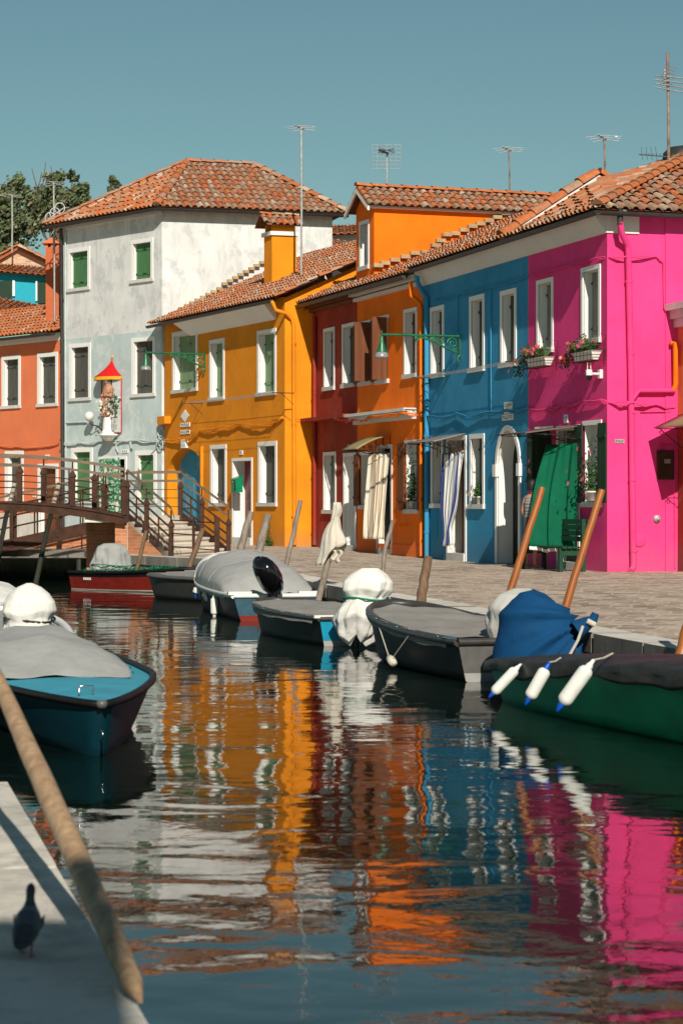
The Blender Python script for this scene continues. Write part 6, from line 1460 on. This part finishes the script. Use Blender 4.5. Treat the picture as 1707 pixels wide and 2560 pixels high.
# ------------------------------------------------------------------ person at the green curtain
fx = P(1329, 1424, 41.0); fx.z = gz(fx.x, fx.y); pn = thing('person', 'dark haired person in grey striped tank top half hidden behind the green curtain', 'person', fx)
fwd = Vector((.72, .69, 0)).normalized(); sd = Vector((fwd.y, -fwd.x, 0))
def jp(f, s, h): return fwd*f+sd*s+Vector((0, 0, h))
J = {'pel': (0, 0, .92, .135, .105), 'ab': (0, 0, 1.05, .125, .095), 'ch': (0, 0, 1.22, .145, .10), 'sh': (0, 0, 1.36, .10, .075), 'nk': (.01, 0, 1.42, .05, .052), 'n2': (.025, 0, 1.48, .052, .056)}
for s, n_ in ((-1, 'l'), (1, 'r')):
    J.update({'hp'+n_: (0, .085*s, .86, .085, .09), 'kn'+n_: (.02 if s > 0 else -.02, .09*s, .47, .055, .058), 'cf'+n_: (-.01 if s > 0 else -.05, .09*s, .32, .05, .055), 'an'+n_: (-.02 if s > 0 else -.05, .09*s, .09, .034, .038), 'to'+n_: (.11, .095*s, .03, .035, .025),
              'so'+n_: (0, .165*s, 1.34, .055, .055), 'el'+n_: (-.02, .215*s, 1.08, .037, .038), 'wr'+n_: (.10, .19*s, .90, .026, .028), 'pa'+n_: (.145, .18*s, .86, .03, .018)})
Es = [('pel', 'ab'), ('ab', 'ch'), ('ch', 'sh'), ('sh', 'nk'), ('nk', 'n2')]
for n_ in 'lr': Es += [('pel', 'hp'+n_), ('hp'+n_, 'kn'+n_), ('kn'+n_, 'cf'+n_), ('cf'+n_, 'an'+n_), ('an'+n_, 'to'+n_), ('sh', 'so'+n_), ('so'+n_, 'el'+n_), ('el'+n_, 'wr'+n_), ('wr'+n_, 'pa'+n_)]
for s, n_ in ((-1, 'l'), (1, 'r')):
    for k, (ds, ln) in enumerate(((-.028, .065), (-.010, .075), (.008, .072), (.025, .058))):
        J['f%d%s' % (k, n_)] = (.19, .18*s+ds, .835, .0095, .009); J['g%d%s' % (k, n_)] = (.20+.02, .18*s+ds*1.1, .83-ln*.7, .008, .008); Es += [('pa'+n_, 'f%d%s' % (k, n_)), ('f%d%s' % (k, n_), 'g%d%s' % (k, n_))]
    J['t0'+n_] = (.15, .18*s-.04*s, .845, .011, .011); J['t1'+n_] = (.185, .18*s-.05*s, .81, .009, .009); Es += [('pa'+n_, 't0'+n_), ('t0'+n_, 't1'+n_)]
me = bpy.data.meshes.new('body'); ks = list(J); me.from_pydata([jp(*J[k][:3]) for k in ks], [(ks.index(a), ks.index(b)) for a, b in Es], []); bo = bpy.data.objects.new('body', me); COL.objects.link(bo); bo.parent = pn
md = bo.modifiers.new('skin', 'SKIN'); md.use_smooth_shade = True
for i, k in enumerate(ks): sv_ = me.skin_vertices[0].data[i]; sv_.radius = (J[k][3], J[k][4]); sv_.use_root = (k == 'pel')
bo.modifiers.new('sub', 'SUBSURF').levels = 1; bo.modifiers['sub'].render_levels = 2; me.materials.append(M['skin'])
def oval2(c, d1, a, d2, b, n=18): return [fx+c+d1*a*math.cos(2*math.pi*k/n)+d2*b*math.sin(2*math.pi*k/n) for k in range(n)]
hd_ = []
for h, a, b, f in ((1.455, .03, .03, .05), (1.475, .055, .05, .045), (1.50, .075, .062, .035), (1.54, .088, .070, .03), (1.58, .096, .076, .025), (1.62, .094, .075, .02), (1.655, .075, .062, .015), (1.675, .04, .035, .01), (1.68, .005, .005, .01)): hd_.append(oval2(jp(f, 0, h), fwd, a, sd, b))
mb = MB(); mb.rings(hd_)
mb.rings([oval2(jp(.115, 0, 1.535+k*.014), fwd, e, sd, e*.8, 8) for k, e in enumerate((.006, .018, .014, .008))])
for s in (-1, 1): mb.rings([oval2(jp(.02, .078*s, 1.53+k*.018), fwd, e, sd, .008, 8) for k, e in enumerate((.006, .018, .020, .010))])
head = mb.build('head', M['skin'], pn)
mb = MB(); [mb.lathe([(0, 0), (.011, .002), (.007, .006), (0, .007)], fx+jp(.108, .032*s, 1.575), 8, axis=fwd) for s in (-1, 1)]; mb.build('eyes', M['dark'], head)
mb = MB(); mb.tube([fx+jp(.112, -.022, 1.508), fx+jp(.118, 0, 1.506), fx+jp(.112, .022, 1.508)], .005, 5); mb.build('mouth', plain('lips', (.35, .09, .07)), head)
mb = MB(); mb.rings([oval2(jp(f, 0, h), fwd, a, sd, b) for h, a, b, f in ((1.49, .05, .062, -.035), (1.53, .075, .078, -.022), (1.58, .092, .088, -.008), (1.63, .102, .090, .006), (1.67, .092, .080, .012), (1.70, .06, .055, .01), (1.712, .01, .01, .01))]); mb.build('hair', M['hair'], pn)
mb = MB(); cl = [(.95, .165, .142), (1.0, .155, .135), (1.08, .15, .13), (1.18, .16, .135), (1.28, .165, .14), (1.34, .12, .12), (1.37, .10, .10)]
for i in range(len(cl)-1):
    for k in range(3):
        q0, q1 = [tuple(cl[i][j]+(cl[i+1][j]-cl[i][j])*(k+e)/3 for j in range(3)) for e in (0, 1)]
        mb.rings([oval2(jp(0, 0, q0[0]), sd, q0[1], fwd, q0[2]), oval2(jp(0, 0, q1[0]), sd, q1[1], fwd, q1[2])], 0, (.32, .31, .30) if (i*3+k) % 2 else (.16, .15, .15), True, cap=False)
mb.build('tank_top', M['stripe'], pn, merge=True)
mb = MB(); mb.rings([oval2(jp(0, 0, h), sd, a, fwd, b) for h, a, b in ((.98, .165, .14), (.90, .185, .155), (.80, .195, .16), (.66, .19, .15))], cap=False); mb.build('shorts', plain('dark_shorts', (.07, .07, .08), rough=.9), pn)
mb = MB()
for s in (-1, 1): mb.box(fx+jp(-.09 if s > 0 else -.11, .09*s-.045, 0), fwd*.26, sd*.09, (0, 0, .025)); mb.tube([fx+jp(.06, .09*s-.04, .03), fx+jp(.07, .09*s, .07), fx+jp(.06, .09*s+.04, .03)], .008, 5)
mb.build('sandals', M['sill'], pn)
# ------------------------------------------------------------------ television antennas
def antenna(label, X, Yb, Yt, y, mat, kind, r=.022, lean=0):
    b = P(X, Yb+14, y); tp = P(X+lean, Yt, y); t = thing('antenna', label, 'antenna', b)
    mb = MB(); mb.tube([b, b.lerp(tp, .5)+Vector((.01, 0, 0)), tp], r, 7); mb.build('mast', M[mat], t)
    s = y/F; mb = MB()
    if kind == 'dip':
        mb.tube([tp+Vector((-.16, -.2, .03)), tp+Vector((.10, .2, -.02))], .022, 6)
        for k, (a_, z_) in enumerate(((.42, .02), (.36, .0), (.30, -.03))):
            c = tp+Vector((-.02+.04*k, -.15+.15*k, z_)); mb.tube([c+Vector((-a_, 0, -.05)), c, c+Vector((a_, 0, -.03))], .008, 5)
        mb.build('dipole', M['alum'], t)
    if kind == 'grid':
        for k in range(7): mb.tube([tp+Vector((-.36+.12*k, 0, -.32)), tp+Vector((-.36+.12*k, 0, .32))], .006, 4)
        for k in range(7): mb.tube([tp+Vector((-.36, 0, -.30+.1*k)), tp+Vector((.36, 0, -.30+.1*k))], .006, 4)
        mb.build('reflector', M['alum'], t); mb = MB(); mb.tube([tp+Vector((-.2, -.1, .16)), tp+Vector((.04, 0, .08)), tp], .03, 6)
        for k in range(4): mb.tube([tp+Vector((-.2, -.1, .1+.04*k)), tp+Vector((.2, -.1, .2-.04*k))], .007, 4)
        mb.build('dipole', M['dgrey'], t)
    if kind == 'yagi':
        for zc, n_, w_ in ((P(0, 196, y).z, 6, .2),): 
            for k in range(n_): mb.tube([Vector((tp.x-w_+.02*k, y-.3, zc-.1+k*.07)), Vector((tp.x+w_*.6+.02*k, y+.2, zc-.1+k*.07))], .008, 4)
            for k in range(4): mb.tube([Vector((tp.x-.3, y-.2, zc-.22+k*.08)), Vector((tp.x+.38, y+.1, zc-.28+k*.10))], .013, 4)
            mb.tube([Vector((tp.x-.08, y, zc-.2)), Vector((tp.x-.05, y, zc+.2))], .02, 6)
        mb.build('yagi', M['alum'], t); mb = MB(); zc = P(0, 386, y).z
        mb.tube([Vector((tp.x-.6, y, zc)), Vector((tp.x, y, zc-.05))], .012, 5)
        for k in range(6): mb.tube([Vector((tp.x-.55+.08*k, y-.12, zc)), Vector((tp.x-.55+.08*k, y+.12, zc))], .007, 4)
        for k in range(4): mb.tube([Vector((tp.x-.52+.10*k, y, zc-.12)), Vector((tp.x-.55+.10*k, y, zc+.16))], .004, 4)
        mb.build('reflector', M['dgrey'], t)
    return t
AG = 'television antennas on the roofs'
antenna('tallest pale antenna mast beside the ochre chimney', 753, 682, 318, 58.5, 'alum', 'dip', .03)
antenna('grid antenna on the orange gabled roof extension', 966, 455, 392, 54.5, 'alum', 'grid')
antenna('short reddish antenna mast at the far end of the orange extension roof', 1273, 470, 372, 56, 'rustpole', 'dip', .022, -2)
antenna('pale antenna mast behind the white parapet peak', 1511, 450, 343, 50, 'rustpole', 'dip', .024, -2)
antenna('tall rusty mast with several antennas above the pink house', 1670, 400, 132, 45.5, 'rustpole', 'yagi', .033, -3)
antenna('antenna on the brick gable at the far left', 31, 618, 489, 86, 'alum', 'dip', .035)
antenna('antenna mast rising beside the white house downpipe', 137, 790, 457, 69, 'alum', 'dip', .03, -2)
mb = MB(); c = P(146, 540, 68.6)
for k in range(3): cc_ = P(126+12*k, 545-12*k, 68.4); mb.tube([cc_+Vector((.16*math.cos(t), .05*math.sin(t), .18*math.sin(t))) for t in [j*math.pi/6 for j in range(13)]], .02, 5)
mb.tube([P(122, 548, 68.4), P(160, 520, 68.4), P(172, 519, 68.6)], .022, 5); tag(mb.build('aerial_bracket', M['alum']), 'white aerial bracket and cable loops at the left roof corner', 'aerial')
# dish-like ribbed cowl on the far right ridge
mb = MB(); c = P(1712, 395, 46)
mb.rings([[c+Vector((.5*math.cos(t)*a, (.4)*math.sin(t)*a, h)) for t in [2*math.pi*k/18 for k in range(18)]] for h, a in ((-.15, 1), (.1, .95), (.22, .7), (.27, .1))]); tag(mb.build('roof_cowl', M['gutter']), 'dark ribbed roof cowl behind the ridge at the right edge', 'roof cowl')
# ------------------------------------------------------------------ trees
tl = tinted('tree_leaves', var=.1, bmp=0, rough=.75, scale=3)
TC = [(.10, .13, .055), (.14, .17, .08), (.19, .20, .11), (.07, .09, .045), (.24, .22, .14)]
def tree(label, X, Yb, y, blobs, n, size, trunkr=.25, twigs=()):
    b = P(X, Yb, y); b.z = .5; t = thing('tree', label, 'tree', b); top = P(X, Yb, y)
    m_ = MB(); m_.tube([b, b.lerp(top, .5)+Vector((.3, 0, 0)), top], [trunkr, trunkr*.7, trunkr*.4], 8)
    for (x, yy, r, w) in blobs: c = P(x, yy, y); m_.tube([top, (top+c)/2+Vector((R.uniform(-.3, .3), 0, -.2)), c], [trunkr*.35, trunkr*.2, .03], 6)
    for (x0, y0, x1, y1) in twigs: m_.tube([P(x0, y0, y), P((x0+x1)/2+3, (y0+y1)/2, y), P(x1, y1, y)], [.05, .03, .015], 5)
    m_.build('trunk', M['polebr'], t); m_ = MB(); tot = sum(q[3] for q in blobs)
    for (x, yy, r, w) in blobs:
        c = P(x, yy, y); rr = r*y/F
        for _ in range(max(4, int(n/60*w/tot))):
            d = Vector((R.gauss(0, 1), R.gauss(0, 1), R.gauss(0, 1))).normalized()*rr*R.uniform(.3, 1.05); cc2 = c+d; cr = rr*R.uniform(.12, .28)
            col = [R.choice(TC)]*2+TC[:2]
            foliage(m_, lambda: cc2+Vector((R.gauss(0, cr), R.gauss(0, cr), R.gauss(0, cr*.8))), 60, size, col, .6)
    m_.build('crown', tl, t)
tree('bushy dark green tree behind the brick gable at the left edge', 20, 640, 108, [(20, 500, 42, 3), (-15, 540, 45, 3), (55, 560, 48, 3), (10, 590, 45, 3), (48, 455, 20, 1), (70, 500, 28, 1.5)], 9000, .12)
tree('taller ragged tree just left of the white house roof', 150, 640, 104, [(150, 500, 45, 3.5), (185, 500, 34, 2), (205, 475, 22, 1), (120, 540, 45, 3), (175, 560, 48, 3), (140, 450, 24, 1), (182, 440, 14, .6), (215, 525, 26, 1.2), (95, 510, 30, 1.5), (210, 560, 30, 1.5)], 12000, .12, .3, [(95, 500, 80, 420), (100, 490, 115, 405), (130, 470, 128, 415), (90, 480, 105, 430)])
tree('small sprig of tree peeping over the white house roof', 288, 540, 104, [(288, 462, 16, 1), (275, 478, 14, 1), (300, 475, 14, 1), (281, 448, 6, .4)], 900, .11, .08)
SX = -.205; SKYT = (.60, .758, .64); SKYS = .078; EXPO = .07
# ------------------------------------------------------------------ camera, sun, sky
cd = bpy.data.cameras.new('camera'); cam = bpy.data.objects.new('camera', cd); COL.objects.link(cam)
cam.location = (0, 0, EZ); cam.rotation_euler = (math.radians(90), 0, 0)
cd.sensor_fit = 'VERTICAL'; cd.sensor_height = 36; cd.sensor_width = 24; cd.lens = F/2560*36
cd.shift_y = -(1280-HY)/2560; cd.clip_end = 2000; cd.clip_start = .1
cd.dof.use_dof = True; cd.dof.focus_distance = 38; cd.dof.aperture_fstop = 5.6
sc.camera = cam
sc.render.resolution_x = 682; sc.render.resolution_y = 1024
SUN = Vector((SX, 1.5, -1.0)).normalized()
ld = bpy.data.lights.new('sun', 'SUN'); ld.energy = 5.0; ld.angle = math.radians(.5); ld.color = (1, .93, .82)
lo = bpy.data.objects.new('sun', ld); COL.objects.link(lo); lo.rotation_euler = SUN.to_track_quat('-Z', 'Y').to_euler(); lo.location = (0, -10, 20)
w = bpy.data.worlds.new('World'); sc.world = w; w.use_nodes = True; nt = w.node_tree
bg = nt.nodes['Background']; sk = nt.nodes.new('ShaderNodeTexSky'); sk.sky_type = 'NISHITA'; sk.sun_disc = False
el = math.asin(-SUN.z); sk.sun_elevation = el; sk.sun_rotation = math.atan2(-SUN.x, -SUN.y)
sk.air_density = 1.0; sk.dust_density = .15; sk.ozone_density = 1.2; sk.altitude = 0
tn = nt.nodes.new('ShaderNodeMix'); tn.data_type = 'RGBA'; tn.blend_type = 'MULTIPLY'
fi = [i for i in tn.inputs if i.name == 'Factor' and i.type == 'VALUE'][0]; fi.default_value = 1
ai = [i for i in tn.inputs if i.name == 'A' and i.type == 'RGBA'][0]; bi = [i for i in tn.inputs if i.name == 'B' and i.type == 'RGBA'][0]
bi.default_value = (*SKYT, 1)
nt.links.new(sk.outputs[0], ai); nt.links.new([o for o in tn.outputs if o.type == 'RGBA'][0], bg.inputs['Color'])
bg.inputs['Strength'].default_value = SKYS
sc.view_settings.view_transform = 'Standard'; sc.view_settings.look = 'None'; sc.view_settings.exposure = EXPO; sc.view_settings.gamma = 1
